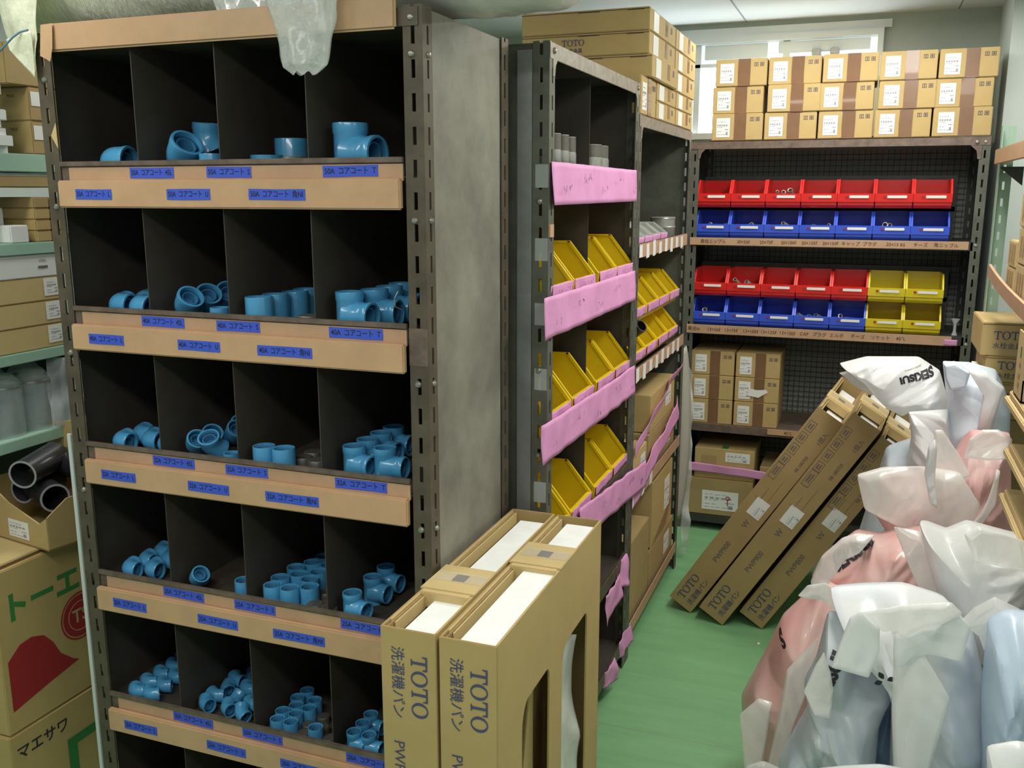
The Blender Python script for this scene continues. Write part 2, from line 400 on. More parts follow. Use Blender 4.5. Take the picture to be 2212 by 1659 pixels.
for i, L in enumerate(LIPS):
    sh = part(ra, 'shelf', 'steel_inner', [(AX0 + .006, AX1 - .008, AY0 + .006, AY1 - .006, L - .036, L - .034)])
    def sp(name, m, boxes, bevel=0, label=None):
        b = MB()
        for q in boxes: b.box(*q)
        b.v = [(x + 1.18, y - 1.73, z) for x, y, z in b.v]
        return ob(name, b.mesh(name, m, bevel), sh, label=label)
    sp('shelf_lip', 'steel_rail', [(-1.577, -.783, 1.524, 1.532, L - .010, L), (-1.577, -.783, 1.530, 1.533, L - .042, L - .010)], .001)
    sp('kraft_tape_strip', 'kraft_tape_dull', [(-1.555, -.784, 1.5275, 1.530, L - .042, L - .012)])
    sp('kraft_tape_board', 'kraft_tape', [(-1.577, -.784, 1.514, 1.528, L - .093, L - .038)], .003)
    if i < 5:
        for x, row, s, wd in TXT:
            zz, yy = (L - .024, 1.5268) if row == 'up' else (L - .066, 1.5133)
            lb = ob('blue_label', patch(wd, .0205, 'blue_tape', .0007, .0008, (s, i % 2)), sh)
            lb.matrix_local = Matrix.Translation((x + 1.18, yy - 1.73, zz)) @ Matrix.Rotation(PI / 2, 4, 'X') @ Matrix.Rotation(random.uniform(-.012, .012), 4, 'Z')
            tx = ob('printed_text', text_mesh(SIZES[i] + '  コアコート  ' + s, .0145, 'ink', .01), lb)   # thing > shelf > label would go one deeper, so it hangs on the shelf
            tx.parent = sh
            xs_ = [q.co.x for q in tx.data.vertices]; kx = wd * .93 / (max(xs_) - min(xs_))
            tx.matrix_local = lb.matrix_local @ Matrix.Translation((0, 0, .0007)) @ Matrix.Diagonal((kx, 1, 1, 1))
bolts('screw', ra, 'bolt', [(-.762 + 1.18, AY0 - 1.73, z) for z in (1.785, 1.50, 1.20, .915, .61, 1.845)] + [(-1.596 + 1.18, AY0 - 1.73, z) for z in (1.83, 1.775, 1.52, 1.21, .90)], (0, -1, 0))
bolts('screw', ra, 'bolt', [(AX1 + 1.18, 1.548 - 1.73, z) for z in (1.785, 1.50, 1.20, .915)], (1, 0, 0), .006)
part(ra, 'rust_patch', 'steel_rail', [(-.7785, -.7405, AY0 - .0006, AY0, 1.235, 1.305)], label='reddish primer patch on the corner post')
b = MB(); b.prism([(-1.577, 1.69), (-1.592, 1.664), (-1.576, 1.638)], 1.5255, 1.5268, 'y'); b.v = [(x + 1.18, y - 1.73, z) for x, y, z in b.v]
ob('torn_paper_scrap', b.mesh('scrap', 'card_pale'), ra)

# ---------------------------------------------------------------- pipe fittings
def ring_prof(R, L, ri=.84):   # open tube standing on z=0, with a rim bead
    return [(R * ri, 0), (R, 0), (R, L), (R * .97, L + .0006), (R * ri, L), (R * ri, 0)]
def fit_meshes(k, R):
    def mk():
        b = MB(); c = MB(); seg = 24
        if k in 'EFV':
            ang = PI / 2 if k == 'E' else PI / 4
            rc = 1.15 * R if k == 'E' else 1.6 * R; st = .35 * R if k == 'E' else .5 * R
            pts = []; n = 9
            # path from -x opening round to the other, in the plane z=0, bend centre at the origin of the corner
            t = rc * math.tan(ang / 2)
            pts.append(Vector((t + st, 0, 0))); pts.append(Vector((t + st * .45, 0, 0)))
            for i in range(n + 1):
                a = ang * i / n
                pts.append(Vector((t - rc * math.sin(a), rc - rc * math.cos(a), 0)))
            d = Vector((-math.cos(ang), math.sin(ang), 0)); e = pts[-1]
            pts += [e + d * st * .55, e + d * st]
            m = len(pts)
            rad = [R, R] + [R * .95] * (m - 4) + [R, R]
            b.sweep(pts, rad, seg)
            b.sweep(pts[:1] + [pts[0] - Vector((1, 0, 0)) * R * .5], [R, R], seg) if 0 else None
            for p, dd in ((pts[0], Vector((1, 0, 0))), (pts[-1], d)):
                q = Matrix.Translation(p) @ dd.to_track_quat('Z', 'Y').to_matrix().to_4x4()
                b.lathe([(R, 0), (R * .985, .0012), (R * .84, .0012), (R * .82, -R * .25)], seg, q)
                c.lathe([(R * .83, -R * .1), (R * .80, -R * .75), (R * .60, -R * .75), (R * .60, -R * .22), (R * .52, -R * .22), (R * .50, -R * .9), (.0001, -R * .9)], seg, q)
            z0 = R
        elif k in 'SB':
            L = 2.3 * R if k == 'S' else 1.9 * R
            b.lathe([(R * .84, L - R * .3), (R * .84, L), (R * .98, L + .0008), (R, L - .001), (R, 0), (R * .84, 0)], seg)
            c.lathe([(R * .84, L - R * .2), (R * .80, L - R * .8), (R * .64, L - R * .8), (R * .64, L - R * .22), (R * .56, L - R * .22), (R * .54, L - R * 1.3), (.0001, L - R * 1.3)], seg)
            z0 = 0
        elif k == 'N':
            b.lathe([(R * .8, 0), (R * .95, 0), (R * .95, .4 * R + .03), (R * .8, .4 * R + .03), (R * .78, 0)], seg); c.lathe([(R * .77, .3 * R + .03), (.001, .3 * R + .03)], seg); z0 = 0
        elif k == 'T':
            L = 2.9 * R; m = 1.25 * R; A = 1.9 * R
            b.lathe([(R * .84, L - R * .3), (R * .84, L), (R * .98, L + .0008), (R, L - .001), (R, L - R * .5), (R * .95, L - R * .6), (R * .95, R * .4), (R, R * .3), (R, 0), (R * .84, 0)], seg)
            q = Matrix.Translation((0, 0, m)) @ Vector((1, 0, 0)).to_track_quat('Z', 'Y').to_matrix().to_4x4()
            b.lathe([(R * 1.18, 0), (R * 1.12, R * .55), (R * 1.02, R * .95), (R * .95, R * 1.1), (R * .95, A - R * .45), (R, A - R * .35), (R, A - .001), (R * .98, A), (R * .84, A), (R * .82, A - R * .3)], seg, q)
            for mt, l in ((Matrix.Identity(4), L), (q, A)):
                c.lathe([(R * .83, l - R * .1), (R * .80, l - R * .7), (R * .64, l - R * .7), (R * .64, l - R * .25), (R * .56, l - R * .25), (R * .54, l - R * 1.0), (.0001, l - R * 1.0)], seg, mt)
            z0 = 0
        elif k == 'G':
            b.lathe([(.0001, R * 1.15), (R * .80, R * 1.15), (R * .88, R * 1.05), (R * .88, .2 * R), (R * .8, 0), (.0001, 0)], 18); z0 = 0
            c.lathe([(R * .885, R * .55), (R * .9, R * .5), (R * .9, R * .12), (R * .8, R * .1)], 18)
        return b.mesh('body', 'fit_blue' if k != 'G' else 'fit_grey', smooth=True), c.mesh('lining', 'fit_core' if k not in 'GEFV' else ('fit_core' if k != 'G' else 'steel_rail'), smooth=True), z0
    return cached(('fit', k, R), mk)
mat_dark_rim = MATS['fit_dark']
ST = {
 1:(1.578,0.034,[(1,0,'E',-1.523,1.605),(1,1,'E',-1.523,1.700),(2,0,'F',-1.328,1.600),(2,0,'B',-1.244,1.590),(2,1,'V',-1.328,1.690),(3,0,'N',-1.130,1.614),(3,0,'G',-1.049,1.595),(3,1,'S',-1.119,1.686),(4,0,'T',-0.930,1.600)]),
 2:(1.279,0.028,[(1,0,'E',-1.531,1.598),(1,0,'E',-1.460,1.581),(1,0,'E',-1.415,1.639),(1,1,'E',-1.528,1.671),(1,1,'E',-1.531,1.744),(2,0,'F',-1.335,1.592),(2,0,'B',-1.236,1.575),(2,1,'F',-1.335,1.657),(2,1,'F',-1.329,1.721),(3,0,'S',-1.138,1.574),(3,0,'G',-1.025,1.580),(3,1,'S',-1.138,1.631),(3,1,'S',-1.128,1.688),(3,2,'S',-1.138,1.745),(4,0,'T',-0.936,1.586),(4,1,'T',-0.913,1.644),(4,2,'T',-0.915,1.710),(4,3,'T',-0.923,1.780)]),
 3:(0.98,0.0235,[(1,0,'E',-1.536,1.576),(1,0,'E',-1.483,1.607),(1,0,'E',-1.424,1.591),(1,1,'E',-1.536,1.637),(1,1,'E',-1.502,1.687),(1,2,'E',-1.536,1.737),(1,2,'E',-1.534,1.798),(1,3,'E',-1.536,1.859),(2,0,'F',-1.340,1.596),(2,0,'V',-1.287,1.584),(2,0,'B',-1.221,1.564),(2,1,'F',-1.340,1.650),(2,1,'F',-1.318,1.699),(2,2,'F',-1.340,1.748),(2,2,'F',-1.340,1.802),(3,0,'S',-1.142,1.569),(3,0,'G',-1.076,1.611),(3,0,'G',-1.035,1.601),(3,1,'S',-1.094,1.569),(3,1,'G',-1.078,1.653),(4,0,'T',-0.941,1.591),(4,0,'T',-0.876,1.601),(4,1,'T',-0.941,1.647),(4,2,'T',-0.941,1.704),(4,3,'T',-0.941,1.761)]),
 4:(0.681,0.0205,[(1,0,'E',-1.540,1.572),(1,0,'E',-1.490,1.588),(1,1,'E',-1.540,1.623),(1,1,'E',-1.490,1.642),(1,2,'E',-1.540,1.676),(1,2,'E',-1.491,1.695),(1,3,'E',-1.540,1.728),(1,4,'E',-1.538,1.781),(2,0,'F',-1.343,1.575),(2,0,'S',-1.210,1.566),(3,0,'S',-1.137,1.566),(3,0,'S',-1.095,1.566),(3,0,'G',-1.031,1.563),(3,0,'G',-0.997,1.563),(3,1,'S',-1.146,1.606),(3,1,'S',-1.059,1.587),(3,1,'G',-1.042,1.623),(3,2,'S',-1.118,1.637),(3,2,'S',-1.081,1.621),(3,3,'S',-1.146,1.667),(3,3,'S',-1.084,1.662),(3,4,'S',-1.126,1.704),(3,4,'S',-1.084,1.704),(3,5,'S',-1.121,1.745),(4,0,'T',-0.944,1.568),(4,1,'T',-0.944,1.654),(4,2,'T',-0.944,1.714)]),
 5:(0.377,0.0165,[(1,0,'E',-1.546,1.566),(1,0,'E',-1.503,1.566),(1,1,'E',-1.546,1.607),(1,1,'E',-1.503,1.608),(1,2,'E',-1.546,1.648),(1,2,'E',-1.503,1.650),(1,3,'E',-1.546,1.690),(1,3,'E',-1.503,1.693),(1,4,'E',-1.546,1.732),(1,4,'E',-1.503,1.735),(1,5,'E',-1.543,1.775),(2,0,'F',-1.348,1.577),(2,0,'F',-1.291,1.581),(2,0,'F',-1.247,1.574),(2,1,'F',-1.348,1.615),(2,1,'F',-1.296,1.619),(2,1,'F',-1.248,1.612),(2,2,'F',-1.348,1.653),(2,2,'E',-1.304,1.665),(2,3,'F',-1.348,1.691),(2,3,'F',-1.326,1.722),(3,0,'S',-1.141,1.562),(3,0,'S',-1.107,1.562),(3,0,'G',-1.076,1.563),(3,0,'S',-1.044,1.562),(3,0,'G',-1.012,1.566),(3,1,'S',-1.150,1.594),(3,1,'S',-1.116,1.594),(3,1,'G',-1.085,1.594),(3,1,'G',-1.048,1.597),(3,2,'S',-1.134,1.624),(3,2,'S',-1.100,1.624),(3,2,'G',-1.070,1.634),(3,3,'S',-1.150,1.654),(3,3,'S',-1.106,1.657),(3,4,'S',-1.146,1.688),(4,0,'T',-0.949,1.563),(4,0,'T',-0.913,1.563),(4,1,'T',-0.948,1.599),(4,2,'T',-0.949,1.636)]),
}
KN = {'E': ('pipe_elbow', 'ninety-degree pipe elbow', 'elbow'), 'F': ('pipe_bend', 'shallow pipe bend', 'bend'), 'V': ('pipe_bend', 'upturned shallow pipe bend', 'bend'),
      'S': ('pipe_coupling', 'straight pipe coupling', 'coupling'), 'B': ('pipe_bush', 'short reducing coupling', 'coupling'), 'N': ('flange_ring', 'flat ring fitting', 'fitting'), 'T': ('pipe_tee', 'pipe tee', 'tee'), 'G': ('pipe_plug', 'dark grey plug', 'plug')}
BAY = {1: 'outermost bay', 2: 'second bay', 3: 'third bay', 4: 'bay beside the corner post'}
ROWN = ['front row', 'second row back', 'third row back', 'fourth row back', 'fifth row back', 'sixth row back']
for s, (fl, R, items) in ST.items():
    cnt = {}
    for b, r, k, x, y in items: cnt.setdefault((b, KN[k][1]), []).append((r, x))
    for b, r, k, x, y in items:
        m1, m2, z0 = fit_meshes(k, R if k != 'B' else R * .72)
        nm, desc, cat = KN[k]; same = cnt[(b, desc)]
        sizew = {1: 'large ', 2: '', 3: '', 4: 'small ', 5: 'tiny '}[s]
        lab = ('' if k == 'G' else sizew + 'blue ') + desc + ', ' + ORD[s - 1] + ' shelf, ' + BAY[b]
        if len(same) > 1:
            lab += ', ' + ROWN[r]
            inrow = sorted(q[1] for q in same if q[0] == r)
            if len(inrow) > 1: lab += ', ' + ['first', 'second', 'third', 'fourth'][inrow.index(x)]
        rnd = random.Random(hash((s, b, r, int(x * 1000), int(y * 1000))) & 0xffff)
        zz = fl + .0005 + (z0 if k != 'V' else z0)
        rot = (0, 0, 0)
        if k == 'E': rot = (0, 0, .12 + rnd.uniform(-.12, .12)) if s < 5 else (0, 0, rnd.uniform(-.1, .2) + .5)
        elif k == 'F': rot = (.30, -.75, -.55 + rnd.uniform(-.25, .25)); zz = fl + R * 1.28
        elif k == 'V': rot = (PI / 2, -PI / 2 - .12, PI - .3); zz = fl + R * 2.2
        elif k == 'T': rot = (0, 0, -.06 + rnd.uniform(-.15, .1))
        if s == 5 and k == 'F': rot = (rnd.uniform(0, .6), rnd.uniform(-.5, .3), rnd.uniform(-2.4, .6))
        if k == 'V' and s == 3: rot = (.2, -1.0, -1.25); zz = fl + R * 1.55
        o = ob(nm, m1, None, (x, y, zz), rot, label=lab, cat=cat, group='%s on the %s shelf in the %s' % (desc + 's', ORD[s - 1], BAY[b]))
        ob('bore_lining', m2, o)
tee1 = [o for o in COL.objects if o.name.startswith('pipe_tee')][0]
ob('stamped_text', text_mesh('2½', .008, 'black_print'), tee1, (-.006, -.0345, .03), (PI / 2, 0, 0))
# bent wire hanging out of the second shelf
b = MB(); b.sweep([(-.812, 1.60, 1.36), (-.806, 1.55, 1.375), (-.797, 1.522, 1.372), (-.801, 1.515, 1.36), (-.800, 1.516, 1.345), (-.794, 1.53, 1.338)], [.0008] * 6, 6)
ob('wire_tie', b.mesh('wire', 'bolt'), None, label='thin bent wire sticking out beside the corner post, second shelf', cat='wire')

# ---------------------------------------------------------------- generic carton
def carton_mesh(S, m, bevel=.0025):
    return cached(('carton', tuple(round(q, 4) for q in S), m), lambda: MB().box(-S[0] / 2, S[0] / 2, -S[1] / 2, S[1] / 2, 0, S[2]).mesh('carton', m, bevel))
def seam_box(S, m, fr=.76, side='right'):
    """closed flat carton with a lid: the join of lid and tray runs near the top"""
    def mk():
        b = MB(); b.box(-S[0] / 2, S[0] / 2, -S[1] / 2, S[1] / 2, 0, S[2]); return b.mesh('carton', m, .0015)
    return cached(('cartonlid', S, m), mk)
def carton(S, loc, label, m='card', rz=0.0, group=None, cat='cardboard box', name='cardboard_box'):
    return ob(name, carton_mesh(S, m), None, loc, (0, 0, rz), label=label, cat=cat, group=group)
def dress_small(o, S, face, w, seed=0, tape=True, mirror=1):
    """label, brown tape and two printed handling marks as on the small cartons"""
    h = S[2]
    lb = on_face(o, S, face, 'shipping_label', patch(.27 * w, .72 * h, 'white_label', key=face), -.275 * w, -.02 * h)
    on_face(o, S, face, 'label_print', cached(('lprint', round(w, 3), round(h, 3)), lambda: label_print(.27 * w, .72 * h)), -.275 * w, -.02 * h, .0014)
    if tape: on_face(o, S, face, 'packing_tape', patch(.235 * w, h * 1.0, 'brown_tape', .0010, .0012, key=seed % 3), .06 * w, 0, .0008)
    def mk():
        b = MB(); q = .038 * w
        for u in (-.055 * w, .055 * w):
            b.box(u - q, u + q, -q, -q * .7, 0, .0003); b.box(u - q, u + q, q * .7, q, 0, .0003); b.box(u - q, u - q * .7, -q, q, 0, .0003); b.box(u + q * .7, u + q, -q, q, 0, .0003)
            b.box(u - q * .25, u + q * .25, -q * .6, q * .6, 0, .0003)
        b.box(.055 * w - q * .6, .055 * w + q * .6, -q * .2, q * .2, 0, .0003)
        return b.mesh('handling_mark', 'ink_grey')
    on_face(o, S, face, 'handling_mark', cached(('hmark', round(w, 3)), mk), .345 * w, .28 * h, .0004)
def label_print(w, h):
    b = MB(); r = random.Random(3)
    for v, n in ((.12, 5), (.02, 3), (.30, 4), (-.2, 2), (-.36, 5)):
        x = -.42 * w
        for i in range(n):
            l = r.uniform(.06, .16) * w; b.box(x, x + l, v * h - (.045 if v == .12 else .014) * h, v * h + (.045 if v == .12 else .014) * h, 0, .0002); x += l + .05 * w
            if x > .35 * w: break
    b.box(.22 * w, .36 * w, -.38 * h, -.22 * h, 0, .0002); b.box(.15 * w, .4 * w, -.12 * h, -.08 * h, 0, .0002)
    return b.mesh('label_print', 'grey_print')

# ---------------------------------------------------------------- open-front storage bin, mouth towards -y
def bin_meshes(W, D, H, m, slant=.25, lip=.42):
    def mk():
        t = .003; b = MB()
        lz = lip * H
        side = [(-D / 2, 0.012), (-D / 2 - .0, lz), (-D / 2 + D * slant, H), (D / 2, H), (D / 2, 0), (-D / 2 + .012, 0)]
        for x in (-W / 2, W / 2 - t): b.prism(side, x, x + t, 'x')
        b.box(-W / 2, W / 2, D / 2 - t, D / 2, 0, H)
        b.box(-W / 2, W / 2, -D / 2 + .012, D / 2, 0, t)
        b.prism([(-D / 2, .012), (-D / 2 + .012, 0), (-D / 2 + .015, t), (-D / 2 + t, .014)], -W / 2, W / 2, 'x')
        b.box(-W / 2, W / 2, -D / 2, -D / 2 + t, .012, lz)
        body = b.mesh('bin', m, .0008)
        r = MB(); k = .006
        r.prism([(-D / 2 - .006, lz * .42), (-D / 2 - .009, lz), (-D / 2, lz + .001), (-D / 2, lz * .42)], -W / 2 - .001, W / 2 + .001, 'x')
        for sx in (-1, 1):
            x0, x1 = sorted((sx * (W / 2 + .001), sx * (W / 2 - k)))
            r.prism([(-D / 2 - .009, lz), (-D / 2 + D * slant, H + .001), (-D / 2 + D * slant + .01, H + .001), (-D / 2 + .004, lz)], x0, x1, 'x')
            r.box(x0, x1, -D / 2 + D * slant, D / 2, H - .005, H + .001)
        return body, r.mesh('rim', m, .0008)
    return cached(('bin', round(W, 4), round(D, 4), round(H, 4), m, slant), mk)
def make_bin(W, D, H, m, loc, rz, label, group, slant=.25, lip=.42):
    me, rim = bin_meshes(W, D, H, m, slant, lip)
    o = ob('storage_bin', me, None, loc, (0, 0, rz), label=label, cat='parts bin', group=group)
    ob('rim', rim, o)
    return o

# ---------------------------------------------------------------- paper / film sheets
def sheet_mesh(name, c, m, nu=24, nv=8, amp=.004, seed=0, fs=18.0, thick=0.0008, sag=0.0):
    """bilinear patch through corners c00,c10,c11,c01 with crumple; two-sided with real thickness"""
    c = [Vector(q) for q in c]
    nrm = (c[1] - c[0]).cross(c[3] - c[0]).normalized()
    vs = []; fs_ = []
    for j in range(nv + 1):
        for i in range(nu + 1):
            u, v = i / nu, j / nv
            p = c[0] * (1 - u) * (1 - v) + c[1] * u * (1 - v) + c[2] * u * v + c[3] * (1 - u) * v
            n = noise.noise(Vector((p.x * fs + seed, p.y * fs, p.z * fs * .6)))
            n2 = abs(noise.noise(Vector((p.x * fs * .5, p.y * fs * .5 + seed, p.z * fs * .5))))
            vs.append(p + nrm * (amp * (n * .9 - n2 * 1.3)) - Vector((0, 0, sag * 4 * u * (1 - u))))
    w = nu + 1
    for j in range(nv):
        for i in range(nu): fs_.append((j * w + i, j * w + i + 1, (j + 1) * w + i + 1, (j + 1) * w + i))
    b = MB(); b.add(vs, fs_)
    k = len(vs); b.add([p - nrm * thick for p in vs], [tuple(reversed(f)) for f in fs_])
    bd = [(i, i + 1) for i in range(nu)] + [(nv * w + i + 1, nv * w + i) for i in range(nu)] + [((j + 1) * w, j * w) for j in range(nv)] + [(j * w + nu, (j + 1) * w + nu) for j in range(nv)]
    b.f += [[a, a + k, d + k, d] for a, d in bd]
    return b.mesh(name, m, smooth='all')

# ---------------------------------------------------------------- racks B and C (fronts face +x, along the aisle)
BX0, BX1 = -1.07, -.662
def rail_frame(root, name, m, pts, boxes):
    b = MB()
    for q in boxes: b.box(*q)
    for poly, t0, t1, ax in pts: b.prism(poly, t0, t1, ax)
    l = root.location; b.v = [(x - l.x, y - l.y, z - l.z) for x, y, z in b.v]
    return ob(name, b.mesh(name, m, .001), root)
def aisle_rack(y0, y1, top, lips, m, label, divs, lipm, inner='steel_inner'):
    r = ob('aisle_rack', None, None, ((BX0 + BX1) / 2, (y0 + y1) / 2, 0), label=label, cat='shelving rack')
    for sx in (-1, 1):
        for sy in (-1, 1): post(r, m, BX0, BX1, y0, y1, top, sx, sy, hole=.03)
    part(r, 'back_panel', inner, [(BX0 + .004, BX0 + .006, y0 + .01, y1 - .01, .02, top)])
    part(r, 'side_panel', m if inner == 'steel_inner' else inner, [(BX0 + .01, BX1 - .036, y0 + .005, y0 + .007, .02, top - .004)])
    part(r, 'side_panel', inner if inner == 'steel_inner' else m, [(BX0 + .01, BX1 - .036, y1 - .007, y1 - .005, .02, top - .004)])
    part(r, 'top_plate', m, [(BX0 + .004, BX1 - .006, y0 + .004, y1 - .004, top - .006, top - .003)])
    x0, x1 = BX1 - .0005, BX1 + .0015; a, b_ = y0, y1; h = .036; g = .03
    rail_frame(r, 'top_rail', 'steel_worn', [([(a + .02, top - h - .035), (a + .035, top - h - .035), (a + .040, top - h - .012), (a + .052, top - h), (a + .052, top - h + .002), (a + .02, top - h + .002)], x0, x1, 'x'),
                               ([(b_ - .02, top - h - .035), (b_ - .035, top - h - .035), (b_ - .040, top - h - .012), (b_ - .052, top - h), (b_ - .052, top - h + .002), (b_ - .02, top - h + .002)], x0, x1, 'x')], [(x0, x1, a, b_, top - h, top - .002)])
    for L in lips:
        part(r, 'shelf', inner, [(BX0 + .008, BX1 - .002, y0 + .008, y1 - .008, L - .036, L - .034), (BX1 - .003, BX1 - .001, y0 + .008, y1 - .008, L - .036, L)])
        part(r, 'shelf_front', lipm, [(BX1, BX1 + .003, y0 + .034, y1 - .034, L - .045, L - .002)], .001)
    for dy in divs:
        zz = [l - .034 for l in lips[1:]] + [lips[0] - .034]; z2 = [l - .046 for l in lips[:-1]] + [top - .03]
        part(r, 'divider', inner, [(BX0 + .01, BX1 - .03, dy - .001, dy + .001, p, q) for p, q in zip(zz, z2)])
    return r
rb = aisle_rack(1.984, 2.830, 1.867, LIPS, 'steel_green_grey', 'grey-green steel rack of yellow bins with pink paper strips along its shelves', [2.405], 'steel_brown')
part(rb, 'near_side_strip', 'steel_side', [(-.735, -.701, 1.982, 1.984, .02, 1.85)])
CL = [1.394, 1.000, .585, .125]
rc = aisle_rack(2.835, 3.720, 1.780, CL, 'steel_green_grey', 'grey-green steel rack next to the far corner, white price tags on its shelves', [], 'kraft_tape_dull', 'steel_brown')
bolts('screw', rb, 'bolt', [(BX1 + .002 + .866, y - 2.407, 1.849) for y in (2.01, 2.80)], (1, 0, 0), .007)
bolts('screw', rb, 'bolt', [(-.683 + .866, 1.984 - 2.407, z) for z in (1.53, 1.15, .95)], (0, -1, 0), .007)
# clear tape pieces on the near post of B and the little brown one
for z, h in ((1.585, .05), (1.425, .05), (1.28, .05), (1.13, .05), (.86, .05)):
    o = ob('clear_tape_piece', patch(.03, h, 'clear_tape2', .0008), rb); o.matrix_local = Matrix.Translation((-.678 + .866, 1.9835 - 2.407, z)) @ Matrix.Rotation(PI / 2, 4, 'X')
part(rb, 'brown_tape_piece', 'kraft_tape_dull', [(-.664, -.658, 1.985, 2.012, 1.452, 1.480)])

# pink strips on B: (y0, z-top0, y1, z-top1, height, tilt out)
PK = [(1.990, 1.616, 2.775, 1.614, .094, 'top', 0), (1.935, 1.322, 2.790, 1.318, .094, 'second', 1), (1.925, 1.036, 2.830, 1.018, .092, 'third', 2), (2.23, .742, 2.985, .668, .094, 'fourth', 3)]
for y0, za, y1, zb, h, nm, sd in PK:
    xo = BX1 + .006
    xe = xo + (.012 if nm == 'fourth' else 0)
    me = sheet_mesh('strip', [(xo + .006, y0, za - h), (xe + .006, y1, zb - h + .004), (xe + .004, y1, zb), (xo + .004, y0, za)], 'pink_paper', 40, 8, .005, sd * 7.1, 14)
    o = ob('pink_paper_strip', me, rb, (.866, -2.407, 0), label='pink paper strip along the %s shelf' % nm)
    for q in range(5):
        yy = y0 + (y1 - y0) * (.08 + .21 * q); zz = za + (zb - za) * (.08 + .21 * q) - h * (.3 if q % 2 else .62)
        s = ob('handwriting', scribble(.055, .019, 'ink_violet', sd * 11 + q, .0021), o)
        s.matrix_local = Matrix(((0, 0, 1, xo + .0150), (1, 0, 0, yy), (0, 1, 0, zz), (0, 0, 0, 1)))
for i, (yc, zc, wy, hz, an) in enumerate([(2.62, .325, .13, .09, .25), (2.73, .36, .12, .075, -.2), (2.78, .10, .11, .06, .15), (2.60, .075, .10, .055, -.1)]):
    xo = BX1 + .008
    me = sheet_mesh('scrap', [(xo, yc - wy / 2, zc - hz / 2 - an * .08), (xo + .02, yc + wy / 2, zc - hz / 2 + an * .1), (xo + .005, yc + wy / 2, zc + hz / 2 + .01), (xo, yc - wy / 2, zc + hz / 2 - an * .05)], 'pink_paper', 14, 10, .012, i * 3.7 + 1, 26)
    o = ob('pink_paper_scrap', me, rb, (.866, -2.407, 0))
    s = ob('handwriting', scribble(.05, .02, 'ink_violet', 90 + i, .002), o); s.matrix_local = Matrix(((0, 0, 1, xo + .018), (1, 0, 0, yc), (0, 1, 0, zc), (0, 0, 0, 1)))

# yellow bins in B
W = .188
def pink_label(o, W, D, H, seed, lip=.42):
    lz = lip * H
    me = cached(('pl', round(W, 3), seed), lambda: sheet_mesh('label', [(-W * .47, -D / 2 - .0115, lz - .028), (W * .47, -D / 2 - .011, lz - .026), (W * .48, -D / 2 - .0125, lz + .002), (-W * .48, -D / 2 - .0125, lz + .003)], 'pink_paper', 20, 6, .0035, seed * 3.3, 30))
    p = ob('pink_label', me, o)
    s = ob('handwriting', scribble(W * .55, .011, 'ink_violet', 40 + seed, .0014), p); s.matrix_local = Matrix(((1, 0, 0, 0), (0, 0, -1, -D / 2 - .017), (0, 1, 0, lz - .012), (0, 0, 0, 1)))
POSB = ['first', 'second, before divider', 'third, past divider', 'last']
for r, L in ((1, 1.313), (2, 1.014), (3, .714)):
    for j, yc in enumerate((2.092, 2.292, 2.515, 2.712)):
        o = make_bin(W, .25, .142, 'yellow_bin', (BX1 - .012 - .125, yc, L - .031), PI / 2, 'yellow parts bin, %s shelf of the pink-stripped rack, %s' % (ORD[r], POSB[j]), 'yellow bins of the near aisle rack', .24, .40)
        pink_label(o, W, .25, .142, j + r * 4, .40)
for x, y, z in ((-.70, 2.07, 1.30), (-.72, 2.12, 1.30)):
    b = MB().lathe(ring_prof(.017, .075), 18)
    ob('steel_nipple', b.mesh('nipple', 'galv', smooth=True), None, (x - .05, y, z - .0165), label='galvanised pipe nipple standing in the first yellow bin, ' + ('mouth side' if x > -.71 else 'wall side'), cat='pipe fitting', group='nipples in the yellow bin')
# galvanised nipples on the top shelf of B
def nipple(x, y, R, L, lab):
    me = cached(('nip', R, L), lambda: MB().lathe([(R * .85, 0), (R * .94, 0), (R * .94, .02), (R, .022), (R, L * .62), (R * .95, L * .63), (R * .93, L), (R * .8, L), (R * .8, L - .03)], 20).mesh('nipple', 'galv', smooth=True))
    o = ob('steel_nipple', me, None, (x, y, 1.5785), label=lab, cat='pipe fitting', group='galvanised nipples on the top shelf')
    th = cached(('thr', R, L), lambda: MB().lathe([(R * .955, L * .66), (R * .94, L * .985)], 20).mesh('thread', 'fit_grey', smooth=True)); ob('thread', th, o)
for i, (y, h) in enumerate(((2.17, .085), (2.235, .112), (2.30, .112), (2.36, .11))): nipple(-.735, y, .0205, h, 'galvanised pipe nipple, top shelf before the divider, ' + ['first and shortest', 'second in line', 'third in line', 'fourth in line'][i])
for i, (y, h, R) in enumerate(((2.56, .1, .035), (2.64, .1, .032))): nipple(-.735, y, R, h, 'wide galvanised pipe nipple, top shelf past the divider, ' + ['near one', 'far one'][i])

